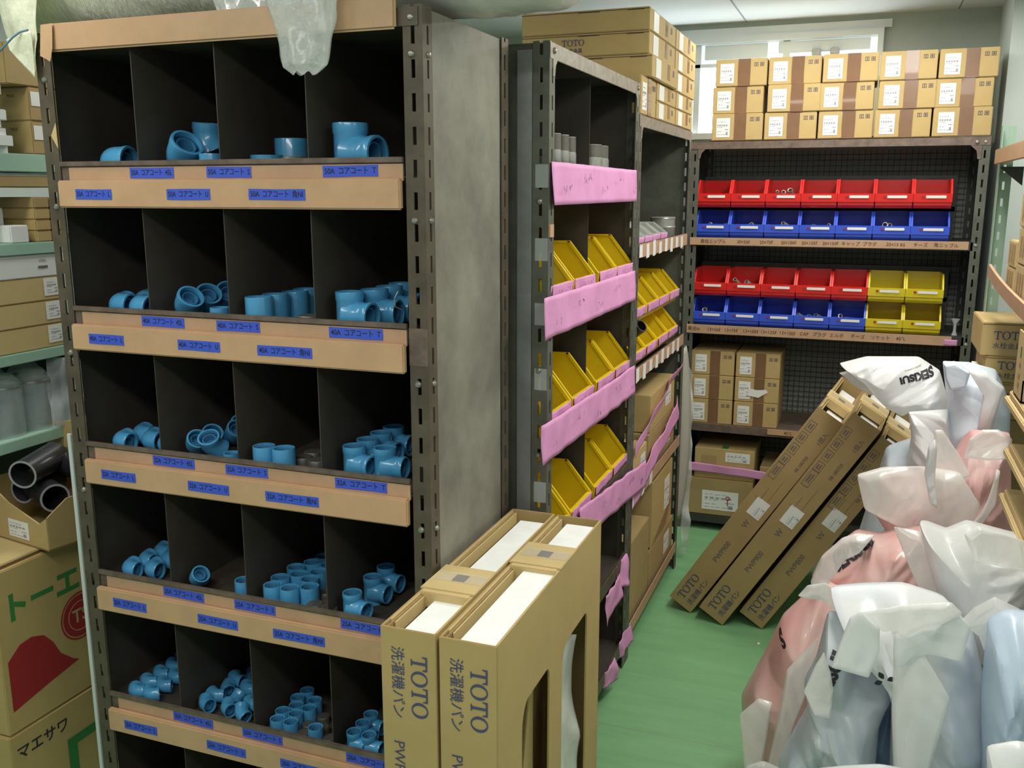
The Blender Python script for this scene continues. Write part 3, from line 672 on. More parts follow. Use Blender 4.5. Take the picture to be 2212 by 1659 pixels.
# rack C contents -------------------------------------------------
for k, L in enumerate(CL[:3]):
    n = 8 if k < 2 else 3
    for j in range(n):
        y = 2.885 + j * (.78 / 8) * (1 if k < 2 else 1.3)
        wz = .030 + .006 * ((j * 7 + k) % 3); wy = .042
        me = patch(wy, wz + .008, 'white_label', .0008)
        o = ob('price_tag', me, rc); o.matrix_local = Matrix(((0, 0, 1, BX1 + .0042 + .866), (1, 0, 0, y - 3.2775), (0, 1, 0, L - .024 - (j % 2) * .004), (0, 0, 0, 1))) @ Matrix.Rotation(random.uniform(-.08, .08), 4, 'Z')
        t = ob('price_print', cached(('pp', 1), lambda: label_print(.034, .034)), rc); t.matrix_local = o.matrix_local @ Matrix.Translation((0, 0, .0011))
def tray(y, lab, seed):
    o = make_bin(.115, .22, .085, 'clear_plastic', (BX1 - .02 - .11, y, CL[0] - .033), PI / 2, lab, 'clear containers', .18, .6)
    pink_label(o, .115, .22, .085, seed, .55)
    ob('insert', cached(('ins',), lambda: MB().box(-.045, .045, -.08, .09, .004, .045).mesh('insert', 'card_pale', .003)), o)
for j, y in enumerate((2.93, 3.055, 3.18, 3.30)): tray(y, 'clear plastic container with pink label on price-tag shelf, ' + ['first from the entry', 'second in line', 'third in line', 'last before the cans'][j], 20 + j)
for j, (x, y) in enumerate(((-.72, 3.50), (-.74, 3.61))):
    b = MB().lathe([(.0001, 0), (.042, 0), (.045, .003), (.045, .055), (.047, .058), (.047, .064), (.045, .066), (.045, .092), (.047, .094), (.046, .097), (.0001, .097)], 28)
    o = ob('metal_can', b.mesh('can', 'galv', smooth=True), None, (x, y, CL[0] - .033), label='round shiny metal can beside the clear containers, ' + ('near one' if j == 0 else 'far one'), cat='can')
for t in range(2):
    for j in range(4):
        o = make_bin(.180, .24, .125, 'yellow_bin', (BX1 - .018 - .12, 2.965 + .187 * j, CL[1] - .010 + t * .1435), PI / 2, 'yellow parts bin, %s tier below the price-tag shelf, %s in line' % (['lower', 'upper'][t], ['first', 'second', 'third', 'last'][j]), 'yellow bins of the far aisle rack', .24, .40)
        pink_label(o, .180, .24, .125, 30 + j + 4 * t, .40)
b = MB(); q = Matrix.Translation((-.72, 3.03, 1.085)) @ Matrix.Rotation(.9, 4, 'Y') @ Matrix.Rotation(.4, 4, 'X')
b.lathe([(.018, 0), (.022, 0), (.022, .06), (.018, .06)], 18, q)
ob('black_coupling', b.mesh('coupling', 'fit_black', smooth=True), None, label='black coupling sticking out of the lower yellow bin', cat='pipe fitting')
def rbox(y0, y1, z0, dz, dx, label, m='card', tape=None, group=None, x1=None, name='cardboard_box', lab=True, rz=0):
    S = (dx, y1 - y0, dz); x1 = BX1 - .01 if x1 is None else x1
    o = carton(S, (x1 - dx / 2, (y0 + y1) / 2, z0), label, m, rz, group)
    if lab:
        on_face(o, S, 'right', 'shipping_label', patch(min(.10, .3 * S[1]), .5 * dz, 'white_label'), .22 * S[1], .05 * dz)
        on_face(o, S, 'right', 'label_print', cached(('lp2', round(S[1], 3), round(dz, 3)), lambda: label_print(min(.10, .3 * S[1]), .5 * dz)), .22 * S[1], .05 * dz, .0013)
    return o
rbox(3.16, 3.60, .715, .135, .33, 'brown carton on top, under the lower price-tag shelf', 'card')
rbox(2.90, 3.12, .553, .145, .33, 'pale carton with open top flaps on the middle shelf, entry side', 'card_pale')
rbox(3.14, 3.62, .553, .16, .33, 'brown carton with a tape band beneath another, middle shelf', 'card_dull')
rbox(3.24, 3.62, .255, .25, .30, 'tall brown carton leaning at the back of the lowest shelf', 'card')
ob2 = rbox(2.90, 3.20, .093, .30, .30, 'large dull carton on the lowest shelf, entry side', 'card_dull', lab=False)
rbox(3.21, 3.66, .093, .155, .34, 'long carton on the lowest shelf under the tall one', 'card_dull')
fl = MB(); fl.prism([(3.22, .25), (3.50, .25), (3.62, .33), (3.60, .345)], -.675, -.672, 'x'); ob('cardboard_flap', fl.mesh('flap', 'card_edge'), None, label='bent cardboard flap resting against the cartons of the lowest shelf', cat='cardboard')
for i, (c, lab) in enumerate(((((-.655, 2.88, .70), (-.655, 3.60, .86), (-.640, 3.66, .91), (-.655, 2.88, .74)), 'twisted pink paper strip across the upper carton'), (((-.652, 2.86, .53), (-.645, 3.60, .69), (-.645, 3.58, .76), (-.652, 2.86, .60)), 'loose pink paper strip across the middle cartons'))):
    ob('pink_paper_strip', sheet_mesh('strip', c, 'pink_paper', 40, 8, .012, 40 + i * 5, 9), rc, (.866, -3.2775, 0), label=lab)
# foam sheet and bubble wrap hanging at the end of C
fm = MB(); n = 26
for i in range(n + 1):
    u = i / n; z = .93 - u * .74; bow = .030 * math.sin(u * PI) ** .8
    fm.v += [(-.675, 3.732, z), (-.665 + bow * .75, 3.76, z), (-.662 + bow, 3.79, z + .001), (-.675 + bow * .7, 3.82, z)]
for i in range(n):
    for k in range(3): fm.f.append([i * 4 + k, i * 4 + k + 1, (i + 1) * 4 + k + 1, (i + 1) * 4 + k])
f = ob('foam_sheet', fm.mesh('foam', 'foam_grey', smooth='all'), None, label='curved white foam sheet standing at the end of the aisle rack', cat='packing sheet')
mo = f.modifiers.new('thick', 'SOLIDIFY'); mo.thickness = .004
ob('bubble_wrap_tail', sheet_mesh('wrap', [(-.655, 3.80, .01), (-.625, 3.82, .02), (-.635, 3.84, .80), (-.665, 3.83, .85)], 'clear_plastic', 10, 40, .025, 5, 16), f)

# cartons on top of C ---------------------------------------------
def toto_flat(y0, y1, z0, dz, label, text=False, dx=.41, x1=BX1 + .001, labs=True):
    S = (dx, y1 - y0, dz - .0015)
    o = carton(S, (x1 - dx / 2, (y0 + y1) / 2, z0), label, 'card', 0, 'flat cartons on top of the aisle racks')
    ls = MB(); ls.box(-dx / 2 - .0004, -dx / 2 + .0, -S[1] / 2, S[1] / 2, S[2] - .003, S[2] - .0015)
    sm_ = MB(); sm_.box(-dx / 2, dx / 2, -.0005, 0, S[2] - .006, S[2] - .004); sm_.box(-dx * .05, dx * .12, -.0006, 0, S[2] - .008, S[2] - .004); sm_.box(dx * .33, dx * .46, -.0006, 0, S[2] - .008, S[2] - .004)
    sm_.v = [(x, y - S[1] / 2, z) for x, y, z in sm_.v]
    ob('lid_seam', cached(('seam', dx, S[1], S[2]), lambda: sm_.mesh('seam', 'seam')), o)
    if text:
        on_face(o, S, 'front', 'maker_name', serif_toto(.019, 'ink_logo'), -.035, .008)
        on_face(o, S, 'front', 'printed_text', text_mesh('水栓金具', .015, 'ink_logo', .01), -.035, -.016)
    if labs:
        w = S[1]
        on_face(o, S, 'right', 'shipping_label', patch(.075, .85 * S[2], 'white_label'), -.27 * w, 0)
        on_face(o, S, 'right', 'packing_tape', patch(.035, .7 * S[2], 'brown_tape'), .13 * w, .1 * S[2], .0007)
        on_face(o, S, 'right', 'handling_mark', patch(.02, .3 * S[2], 'ink_grey'), .32 * w, .15 * S[2], .0005)
    return o
def small_right(y0, y1, z0, label, grp):
    S = (.30, y1 - y0, .112); o = carton(S, (BX1 - .15, (y0 + y1) / 2, z0), label, 'card', 0, grp); dress_small(o, S, 'right', S[1]); return o
small_right(2.842, 3.052, 1.7805, 'small taped carton on top of the rack, near corner under the flat boxes', 'cartons on the aisle rack')
CT = 1.7805
for i in range(2):
    toto_flat(3.062, 3.372, CT + i * .057, .057, 'flat carton in the middle of the pile on the racks, ' + ['lowest', 'second layer'][i])
for i in range(2):
    toto_flat(3.382, 3.715, CT + i * .057, .057, 'flat carton by the window end of the pile, ' + ['lowest', 'second layer'][i])
nm = ['third layer, jutting out', 'fourth layer, maker name on its end', 'topmost layer']
for i in range(3):
    toto_flat(2.93, 3.335, CT + .1145 + i * .0685, .0685, 'long flat carton of the pile on the racks, ' + nm[i], text=(i == 1), x1=BX1 + (.012 if i == 0 else .001))
    toto_flat(3.345, 3.735, CT + .1145 + i * .0685, .0685, 'flat carton by the window end of the pile, ' + ['third', 'fourth', 'topmost'][i] + ' layer')

# ---------------------------------------------------------------- rack D at the far wall (front faces the aisle)
DX0, DX1, DY0, DY1, DT = -.748, .428, 4.200, 4.600, 1.768
rd = ob('bin_rack', None, None, (-.16, 4.40, 0), label='dark steel rack with wire mesh back holding red, blue and yellow bins', cat='shelving rack')
for sx in (-1, 1):
    for sy in (-1, 1): post(rd, 'steel_green_grey' if sy < 0 else 'steel_dark', DX0, DX1, DY0, DY1, DT, sx, sy, hole=.10)
part(rd, 'top_plate', 'steel_rail', [(DX0, DX1, DY0 + .003, DY1, DT - .004, DT)])
rail_frame(rd, 'top_rail', 'steel_rail', [([(DX0 + .03, DT - .075), (DX0 + .042, DT - .075), (DX0 + .047, DT - .052), (DX0 + .065, DT - .035), (DX0 + .03, DT - .035)], DY0 - .002, DY0, 'y'),
                                        ([(DX1 - .03, DT - .09), (DX1 - .045, DT - .09), (DX1 - .050, DT - .058), (DX1 - .075, DT - .035), (DX1 - .03, DT - .035)], DY0 - .002, DY0, 'y')], [(DX0, DX1, DY0 - .002, DY0, DT - .036, DT - .003)])
part(rd, 'side_panel', 'steel_dark', [(DX1 - .008, DX1 - .006, DY0 + .04, DY1 - .04, .03, DT - .01)])
part(rd, 'side_panel', 'steel_dark', [(DX0 + .006, DX0 + .008, DY0 + .04, DY1 - .04, .03, DT - .01)])
part(rd, 'mesh_backing', 'mesh_backing', [(DX0 + .01, DX1 - .01, DY1 + .004, DY1 + .006, .09, DT - .01)])
gm = MB()
x = DX0 + .05
while x < DX1 - .04: gm.box(x - .0011, x + .0011, DY1 - .012, DY1 - .0098, .09, DT - .03); x += .0245
z = .10
while z < DT - .03: gm.box(DX0 + .04, DX1 - .04, DY1 - .0098, DY1 - .0076, z - .0011, z + .0011); z += .0245
gm.v = [(a + .16, c - 4.40, d) for a, c, d in gm.v]
ob('wire_mesh', gm.mesh('mesh', 'steel_dark', fix=False), rd)
DL = [1.354, .967, .512, .075]
for i, L in enumerate(DL):
    part(rd, 'shelf', 'steel_dark' if i != 2 else 'steel_rail', [(DX0 + .006, DX1 - .006, DY0 + .002, DY1 - .016, L - .004, L - .001), (DX0 + .03, DX1 - .03, DY0 + .0, DY0 + .002, L - .036, L - .001)])
bolts('screw', rd, 'bolt', [(DX1 - .019 + .16, DY0 - 4.4, z) for z in (1.745, 1.34, .935)] + [(DX1 - .05 + .16, DY0 - .002 - 4.4, 1.745)], (0, -1, 0), .008)
def dtape(z0, z1, x0, x1, name='kraft_tape_strip', m='kraft_tape_dull'): return part(rd, name, m, [(x0, x1, DY0 - .006, DY0 - .001, z0, z1)], .001)
dtape(1.322, 1.355, DX0 + .01, DX1 - .045); dtape(.928, .968, DX0 + .01, DX1 - .075); dtape(.486, .512, -.36, -.20, m='kraft_tape')
def dwrite(s, x, z, size=.019):
    o = ob('handwriting', text_mesh(s, size, 'ink_brown', .002), rd); o.matrix_local = Matrix.Translation((x + .16, DY0 - .0072 - 4.4, z)) @ Matrix.Rotation(PI / 2, 4, 'X') @ Matrix.Rotation(random.uniform(-.03, .03), 4, 'Z')
for s, x in (('異径ニップル', -.635), ('20×50ℓ', -.505), ('20×75ℓ', -.408), ('20×100ℓ', -.315), ('20×125ℓ', -.23), ('20×150ℓ', -.145), ('キャップ', -.065), ('プラグ', .01), ('20×13 RS', .11), ('チーズ', .205), ('角ニップル', .30)): dwrite(s, x, 1.338, .0185)
for s, x in (('異径N', -.705), ('13×50ℓ', -.615), ('13×75ℓ', -.54), ('13×100ℓ', -.455), ('13×125ℓ', -.378), ('13×150ℓ', -.298), ('CAP', -.228), ('プラグ', -.165), ('エルボ', -.095), ('チーズ', -.01), ('ソケット', .08), ('45°L', .16)): dwrite(s, x, .948, .0195)
dwrite('45°L', -.27, .4985, .018)
pitch = .1465
def dbin(j, base, col, lab, grp):
    W, D, H = pitch - .003, .21, .117
    o = make_bin(W, D, H, col, (-.643 + pitch * j, DY0 + .012 + D / 2, base), 0, lab, grp, .22, .50)
    lb = on_face(o, (W, D + .018, H), 'front', 'white_label', patch(.075, .011, 'white_label'), .012, -.007 - .005, .0012)
    on_face(o, (W, D + .018, H), 'front', 'red_dot', patch(.010, .008, 'red_print'), -.036, -.012, .0012)
    return o
NUM = ['first', 'second', 'third', 'fourth', 'fifth', 'sixth', 'seventh']
rows = [(1.3545 + .006, 'bbbbbbb', 'lower tier of the upper bin shelf'), (1.3545 + .006 + .131, 'rrrrrrr', 'upper tier of the upper bin shelf'),
        (.967 + .006, 'bbbbbyy', 'lower tier of the lower bin shelf'), (.967 + .006 + .131, 'rrrrryy', 'upper tier of the lower bin shelf')]
CN = {'b': ('blue_bin', 'blue'), 'r': ('red_bin', 'red'), 'y': ('lemon_bin', 'yellow')}
part(rd, 'bin_rail', 'steel_dark', [(DX0 + .03, DX1 - .09, DY0 + .235, DY0 + .245, z - .02, z + .13) for z in (1.36, 1.49, .974, 1.105)])
BINS = {}
for ri, (zb, s, nm) in enumerate(rows):
    for j, c in enumerate(s):
        BINS[(ri, j)] = dbin(j, zb - .006, CN[c][0], '%s parts bin, %s, %s from the window side' % (CN[c][1], nm, NUM[j]), '%s bins, %s' % (CN[c][1], nm))
def loose_bits(ri, j, n, seed):
    r = random.Random(seed); zb, s, nm = rows[ri]; x = -.643 + pitch * j
    for k in range(n):
        R = r.choice((.007, .009, .011)); L = r.uniform(.03, .05)
        me = cached(('bit', R, round(L, 2)), lambda: MB().lathe(ring_prof(R, round(L, 2), .75), 12).mesh('nipple', 'galv', smooth=True))
        ob('small_nipple', me, None, (x - .045 + .09 * (k + .5) / n, DY0 + .055 + r.uniform(-.008, .02), zb + .040), (r.uniform(.9, 1.9), r.uniform(-.4, .4), r.uniform(-.8, .8)),
           label='bright metal nipple in the %s %s bin, %s, %s' % (NUM[j], CN[s[j]][1], nm, NUM[k]), cat='pipe fitting', group='loose nipples in the %s %s bin, %s' % (NUM[j], CN[s[j]][1], nm))
for a in ((1, 2, 4, 1), (0, 0, 3, 2), (0, 1, 3, 3), (0, 2, 3, 4), (0, 3, 5, 5), (0, 5, 3, 6), (3, 1, 2, 7), (2, 3, 4, 8), (2, 4, 2, 9), (2, 0, 2, 10)): loose_bits(*a)
# little clear cup and pink tag at the end of the lower bin shelf
b = MB().lathe([(.010, 0), (.012, .002), (.006, .02), (.006, .05), (.018, .07), (.016, .07)], 16)
ob('plastic_cup', b.mesh('cup', 'clear_plastic', smooth=True), None, (.365, 4.24, .9665), label='small clear plastic funnel cup at the end of the lower bin shelf', cat='cup')
ob('pink_tag', sheet_mesh('tag', [(.325, 4.192, .93), (.375, 4.192, .93), (.375, 4.190, .955), (.325, 4.190, .955)], 'pink_paper', 8, 4, .002, 3, 30), rd, (.16, -4.40, 0))

# cartons on top of D: five columns, three layers
Wc, Hc = .2165, .1115
COLN = ['first column from the window', 'second column', 'middle column', 'fourth column', 'column by the pillar']
ys = [4.185, 4.190, 4.195, 4.200, 4.205]
for c in range(5):
    for l in range(3):
        S = (Wc - .004 - .002 * ((c + l) % 2), .30, Hc - .0012)
        x = -.665 + .2185 * c + Wc / 2 + (.006 if l == 1 else 0) * (1 if c % 2 else -1) + (.003 * l)
        y = 4.205 + .15 + (.004 * ((c * 5 + l * 3) % 4))
        o = carton(S, (x, y, DT + .001 + l * Hc), 'small taped carton on the bin rack, %s, %s layer' % (COLN[c], ['bottom', 'middle', 'top'][l]), 'card', 0, 'small cartons on top of the bin rack')
        dress_small(o, S, 'front', S[0], c + l)
part(rd, 'top_board', 'card_edge', [(DX0 + .08, DX1 - .18, DY0 - .004, DY0 + .01, DT, DT + .0008)])
# six cartons on the third shelf
for c in range(2):
    for l in range(3):
        S = (.192, .26, .1105)
        o = carton(S, (-.720 + .102 + .200 * c, 4.215 + .13 + .004 * l, .5115 + l * .112), 'small taped carton under the bins, column %s, %s layer' % (['against the aisle rack', 'beside the wire mesh'][c], ['bottom', 'middle', 'top'][l]), 'card', 0, 'small cartons on the third shelf of the bin rack')
        dress_small(o, S, 'front', S[0], c + l, tape=True)
        if c == 1 and l == 1:
            pl = MB(); pl.prism([(-.02, -.015), (.03, -.022), (.07, .005), (.062, .016), (.02, .012), (-.01, .018)], 0, .0008, 'z')
            on_face(o, S, 'front', 'torn_label', pl.mesh('torn', 'white_label'), -.02, -.01, .003)
S = (.27, .28, .145)
o = carton(S, (-.545, 4.212 + .14, .0755 + .175), 'brown carton with green tape and white slip on the lowest shelf, upper one', 'card', 0)
on_face(o, S, 'front', 'shipping_label', patch(.11, .045, 'white_label'), .06, .035); on_face(o, S, 'front', 'label_print', cached(('lpA',), lambda: label_print(.11, .045)), .06, .035, .0013)
on_face(o, S, 'top', 'green_tape', patch(.03, .05, 'green_print', .001, .002), 0, -.11)
b = MB(); b.box(-.10, -.04, -.05, .04, 0, .0003); 
on_face(o, S, 'front', 'printed_panel', patch(.07, .075, 'card_dull', .0005), -.07, 0)
S = (.31, .32, .174)
o = carton(S, (-.565, 4.206 + .16, .0755), 'wide brown carton with white delivery slip on the lowest shelf', 'card_dull', 0)
lb = on_face(o, S, 'front', 'delivery_slip', patch(.165, .092, 'white_label'), .01, -.015); on_face(o, S, 'front', 'label_print', cached(('lpB',), lambda: label_print(.165, .092)), .01, -.015, .0013)
rk = MB(); rk.lathe([(.006, 0), (.010, 0), (.010, .0004), (.006, .0004), (.006, 0)], 16); rk.box(-.002, .002, -.035, -.009, 0, .0004)
on_face(o, S, 'front', 'red_mark', rk.mesh('mark', 'red_print'), .045, .0, .0016)
S = (.15, .28, .25)
carton(S, (-.31, 4.36, .0755), 'narrow brown carton beside the labelled cartons on the lowest shelf', 'card_dull', 0)
ob('pink_paper_strip', sheet_mesh('strip', [(-.72, 4.185, .285), (-.20, 4.178, .262), (-.20, 4.176, .300), (-.72, 4.183, .327)], 'pink_paper', 40, 6, .006, 77, 9, sag=-.006), rd, (.16, -4.40, 0), label='pink paper strip hanging loosely across the cartons')

# ---------------------------------------------------------------- tall open pan cartons
def pan_box(TH, DP, HT, label, group, flip=False, model='PWP', strap_y=0.0, cutouts=False, end_w=True, m='card'):
    """open-topped carton TH thick (x), DP deep (y), HT tall (z), origin at the base centre"""
    o = ob('pan_carton', None, None, label=label, cat='cardboard box', group=group)
    t = .004; x0, x1, y0, y1 = -TH / 2, TH / 2, -DP / 2, DP / 2
    def P(name, mm, boxes, bevel=0, **k):
        return mb(name, mm, o, boxes, bevel, **k)
    fr = P('front_wall', m, [(x0, x1, y0, y0 + t, 0, HT)], .0012)
    P('back_wall', m, [(x0, x1, y1 - t, y1, 0, HT)], .0012)
    P('side_wall', m, [(x0, x0 + t, y0 + t, y1 - t, 0, HT)], .0012)
    P('inner_wall', 'card_edge', [(x0 + t + .0045, x0 + t + .007, y0 + t, y1 - t, .05, HT - .004)])
    P('bottom_wall', m, [(x0 + t, x1 - t, y0 + t, y1 - t, 0, t)])
    b = MB()
    if cutouts:
        z0, z1 = .16, .656; hs = [(-.20, -.045), (.035, .215)]; r = .035
        ya = y0 + t
        for h0, h1 in hs + [(y1 - t, None)]:
            b.box(x1 - t, x1, ya, h0, 0, HT)
            if h1 is None: break
            b.box(x1 - t, x1, h0, h1, 0, z0)
            arc = [(h0, HT), (h0, z1 - r * 1.6)] + [(h0 + r - r * math.cos(a), z1 - r * 1.6 + r * 1.6 * math.sin(a)) for a in [PI / 2 * k / 8 for k in range(1, 9)]]
            arc += [(h1 - r * .5 + r * .5 * math.sin(a), z1 - r * .7 + r * .7 * math.cos(a)) for a in [PI / 2 * k / 6 for k in range(7)]] + [(h1, HT)]
            for (p0, q0), (p1, q1) in zip(arc[1:-1], arc[2:-1]):
                if abs(p1 - p0) > 1e-6: b.prism([(p0, q0), (p1, q1), (p1, HT), (p0, HT)], x1 - t, x1, 'x')
            ya = h1
        ip = MB(); ip.prism([(-.185, .14), (-.05, .14), (-.05, .640), (-.062, .640)], x1 - .035, x1 - .032, 'x')
        ob('inner_board', ip.mesh('board', 'card'), o)
        bs = ob('bag_lining', sheet_mesh('film', [(x1 - .012, .05, .14), (x1 - .012, .205, .14), (x1 - .016, .205, .60), (x1 - .04, .12, .64)], 'wrap_white', 20, 30, .012, 9, 14), o)
    else:
        b.box(x1 - t, x1, y0 + t, y1 - t, 0, HT)
    ob('side_wall', b.mesh('wall', m), o)
    # double fold along the inner edge, white foam tray, strap
    P('folded_edge', 'card_pale', [(x0 + t, x0 + t + .003, y0 + .03, y1 - .01, HT - .03, HT - .001), (x0 + .012, x0 + .015, y0 + .03, y1 - .01, HT - .03, HT - .006)])
    P('foam_tray', 'foam', [(x0 + .032, x1 - t - .001, y0 + t + .002, y1 - t - .03, (.665 if cutouts else .06), HT - (.035 if flip else .006 if cutouts else .013))], .002)
    s = P('card_strap', 'card_pale', [(x0 - .003, x1 + .001, strap_y - .06, strap_y + .055, HT - .001, HT + .0035), (x0 + .004, x1 - .004, strap_y - .075, strap_y - .06, HT - .028, HT + .002)], .0015)
    P('strap_window', 'seam', [(-.012, .014, strap_y - .015, strap_y + .015, HT + .0036, HT + .0042)])
    P('clear_tape', 'clear_tape', [(x0 + .005, x1 - .001, strap_y - .02, strap_y + .02, HT + .0045, HT + .0050)])
    # printing on the front
    S = (TH, DP, HT); F = FACE['front'](S)
    def pr(name, me, u, v, rot, out=.0008):
        q = ob(name, me, o); q.matrix_local = F @ Matrix.Translation((u, v, out)) @ Matrix.Rotation(rot, 4, 'Z'); return q
    if not flip:
        pr('maker_name', serif_toto(.0305, 'ink_logo'), .020, HT / 2 - .103, -PI / 2)
        pr('product_text', text_mesh('洗濯機パン', .0270, 'ink_logo', .004), -.022, HT / 2 - .100, -PI / 2)
        pr('model_text', text_mesh(model, .029, 'ink_logo'), -.022, HT / 2 - .24, -PI / 2)
    else:
        pr('maker_name', serif_toto(.0300, 'ink_logo'), -.017, -HT / 2 + .085, PI / 2)
        pr('product_text', text_mesh('洗濯機パン', .0250, 'ink_logo', .004), .024, -HT / 2 + .088, PI / 2)
        pr('model_text', text_mesh(model, .027, 'ink_grey', .006), .0, -HT / 2 + .28, PI / 2)
        pr('model_text', text_mesh('W', .030, 'ink_grey', .006), .004, -HT / 2 + .425, PI / 2)
        pr('shipping_label', patch(.075, .052, 'white_label'), .004, -HT / 2 + .50, PI / 2)
        pr('label_print', cached(('lpC',), lambda: label_print(.05, .04)), .012, -HT / 2 + .49, PI / 2, .0014)
        b = MB(); b.box(-.05, .0, -.0006, .0006, 0, .0003); b.box(-.0505, -.0495, -.0, .022, 0, .0003); b.box(-.0505, .045, -.0252, -.0244, 0, .0003)
        pr('printed_frame', b.mesh('frame', 'ink_grey'), -.01, -HT / 2 + .585, PI / 2)
        b = MB()
        for k in range(5):
            u = -.10 + .05 * k; wv = .020 if k else .034
            b.box(u - wv, u + wv, -.013, -.0115, 0, .0003); b.box(u - wv, u + wv, .0115, .013, 0, .0003); b.box(u - wv, u - wv + .0015, -.013, .013, 0, .0003); b.box(u + wv - .0015, u + wv, -.013, .013, 0, .0003)
            b.box(u - wv * .55, u + wv * .55, -.006, -.002, 0, .0003); b.box(u - wv * .5, u + wv * .4, .002, .007, 0, .0003)
        pr('handling_marks', b.mesh('marks', 'ink_grey'), -.030, HT / 2 - .17, PI / 2)
        pr('quantity_text', text_mesh('1個入', .021, 'ink_grey', .004), .027, HT / 2 - .085, PI / 2)
        pr('code_text', text_mesh('08.180705', .017, 'ink_grey', .004), .024, HT / 2 - .20, PI / 2)
    return o
pa = pan_box(.105, .640, .828, 'tall open carton with washing-machine pan, standing against the brown side panel', None, False, 'PWP', -.10)
pa.location = (-.678, 1.62, 0)
pb = pan_box(.104, .640, .828, 'tall open carton with washing-machine pan and hand holes, on the aisle side', None, False, 'PWP', .075, True)
pb.location = (-.567, 1.617, 0)
LEAN = [((-.523, 3.288), 57.8, .927, .098, 'PWP900', 'nearest the bin rack and aisle rack'), ((-.396, 3.226), 58.4, .923, .104, 'PWP900', 'in the middle of the three'), ((-.258, 3.247), 58.7, .832, .098, 'PWP800', 'shortest, resting beside the plastic bags')]
for (bx, by), an, L, T, mod, lab in LEAN:
    o = pan_box(T, .60, L, 'long brown carton leaning over on its edge, ' + lab, 'three long cartons leaning across the floor', True, mod, -.05, m='card_dull')
    a = math.radians(an); yw = math.radians(5.5)
    e = Vector((math.cos(yw), -math.sin(yw), 0)); n = Vector((math.sin(yw), math.cos(yw), 0)); zv = Vector((0, 0, 1))
    U = e * math.cos(a) + zv * math.sin(a); V = -e * math.sin(a) + zv * math.cos(a)
    X = -V
    base = Vector((bx, by, .001)) + V * (T / 2) + n * .30
    M4 = Matrix((X.to_4d(), n.to_4d(), U.to_4d(), (0, 0, 0, 1))).transposed()
    for i in range(3): M4[3][i] = 0
    M4.translation = base
    M4[3][3] = 1
    o.matrix_world = M4

# ---------------------------------------------------------------- rack E on the far side of the aisle (mint green)
re_ = ob('mint_rack', None, None, (.55, 2.2, 0), label='mint green rack by the pillar with brown paper strips on its shelf edges', cat='shelving rack')
EX0, EX1, EY0, EY1, ET = .367, .78, 1.15, 3.36, 1.752
for sx in (-1, 1):
    for sy in (-1, 1):
        b = MB(); cx = EX0 if sx < 0 else EX1; cy = EY0 if sy < 0 else EY1
        a0, a1 = (cx, cx + .042) if sx < 0 else (cx - .042, cx)
        t0, t1 = (cy, cy + .003) if sy < 0 else (cy - .003, cy)
        flange(b, a0, a1, t0, t1, 0, ET, 'x', .052, .025, .007); 
        b0, b1 = (cy, cy + .042) if sy < 0 else (cy - .042, cy)
        b.box(cx if sx < 0 else cx - .003, cx + .003 if sx < 0 else cx, b0, b1, 0, ET)
        b.v = [(x - .55, y - 2.2, z) for x, y, z in b.v]; ob('post', b.mesh('post', 'mint_post'), re_)
bm_ = part(re_, 'shelf_beam', 'kraft_tape', [(EX0 - .014, EX0 - .004, EY0, EY1 - .03, 1.635, 1.680)], .002, label='brown paper covered shelf edge')
part(re_, 'shelf', 'mint_steel', [(EX0 - .002, EX1, EY0, EY1 - .03, 1.672, 1.678)])
b = MB(); b.prism([(EX0, 1.628), (EX0 + .07, 1.628), (EX0 + .07, 1.57)], EY1 - .034, EY1 - .030, 'y'); b.v = [(x - .55, y - 2.2, z) for x, y, z in b.v]; ob('gusset', b.mesh('gusset', 'steel_dark'), re_)
# the sagging second beam
b = MB(); n = 24
for i in range(n):
    def q(u): 
        y = EY1 - .21 - u * 1.8; return y, 1.338 - .050 * (1 - math.exp(-u * 4))
    (ya, za), (yb, zb) = q(i / n), q((i + 1) / n)
    b.prism([(ya, za - .036), (yb, zb - .036), (yb, zb), (ya, za)], EX0 - .02, EX0 - .012, 'x')
b.v = [(x - .55, y - 2.2, z) for x, y, z in b.v]; ob('shelf_beam', b.mesh('beam', 'kraft_tape_dull'), re_, label='bent brown paper covered shelf edge')
part(re_, 'shelf', 'mint_steel', [(EX0 - .008, EX1, EY0, EY1 - .30, 1.276, 1.282)])
for i, (y, z, h, c) in enumerate(((2.77, 1.6805, .105, 'white_card'), (2.80, 1.787, .10, 'white_card'))):
    carton((.30, .30, h - .002), (EX0 + .16, y, z), 'pale carton on the uppermost shelf of the mint rack, ' + ['lower', 'upper'][i] + ' one', c)
for i, (y, z, sx, sy, sz) in enumerate(((2.62, 1.283, .14, .18, .09), (2.62, 1.374, .14, .18, .09), (2.64, 1.465, .14, .17, .085), (2.84, 1.283, .13, .15, .07), (2.84, 1.354, .13, .15, .07))):
    o = carton((sx, sy, sz - .001), (EX0 + .065, y, z), 'small pale carton with printed panels on the sagging shelf, ' + ['entry side bottom', 'entry side middle', 'entry side top', 'far side bottom', 'far side top'][i], 'card_pale', 0, 'small cartons on the sagging shelf')
    for k in (-.04, .0, .04): on_face(o, (sx, sy, sz), 'left', 'printed_panel', patch(.02, .05, 'card_edge', .0005), k, 0)
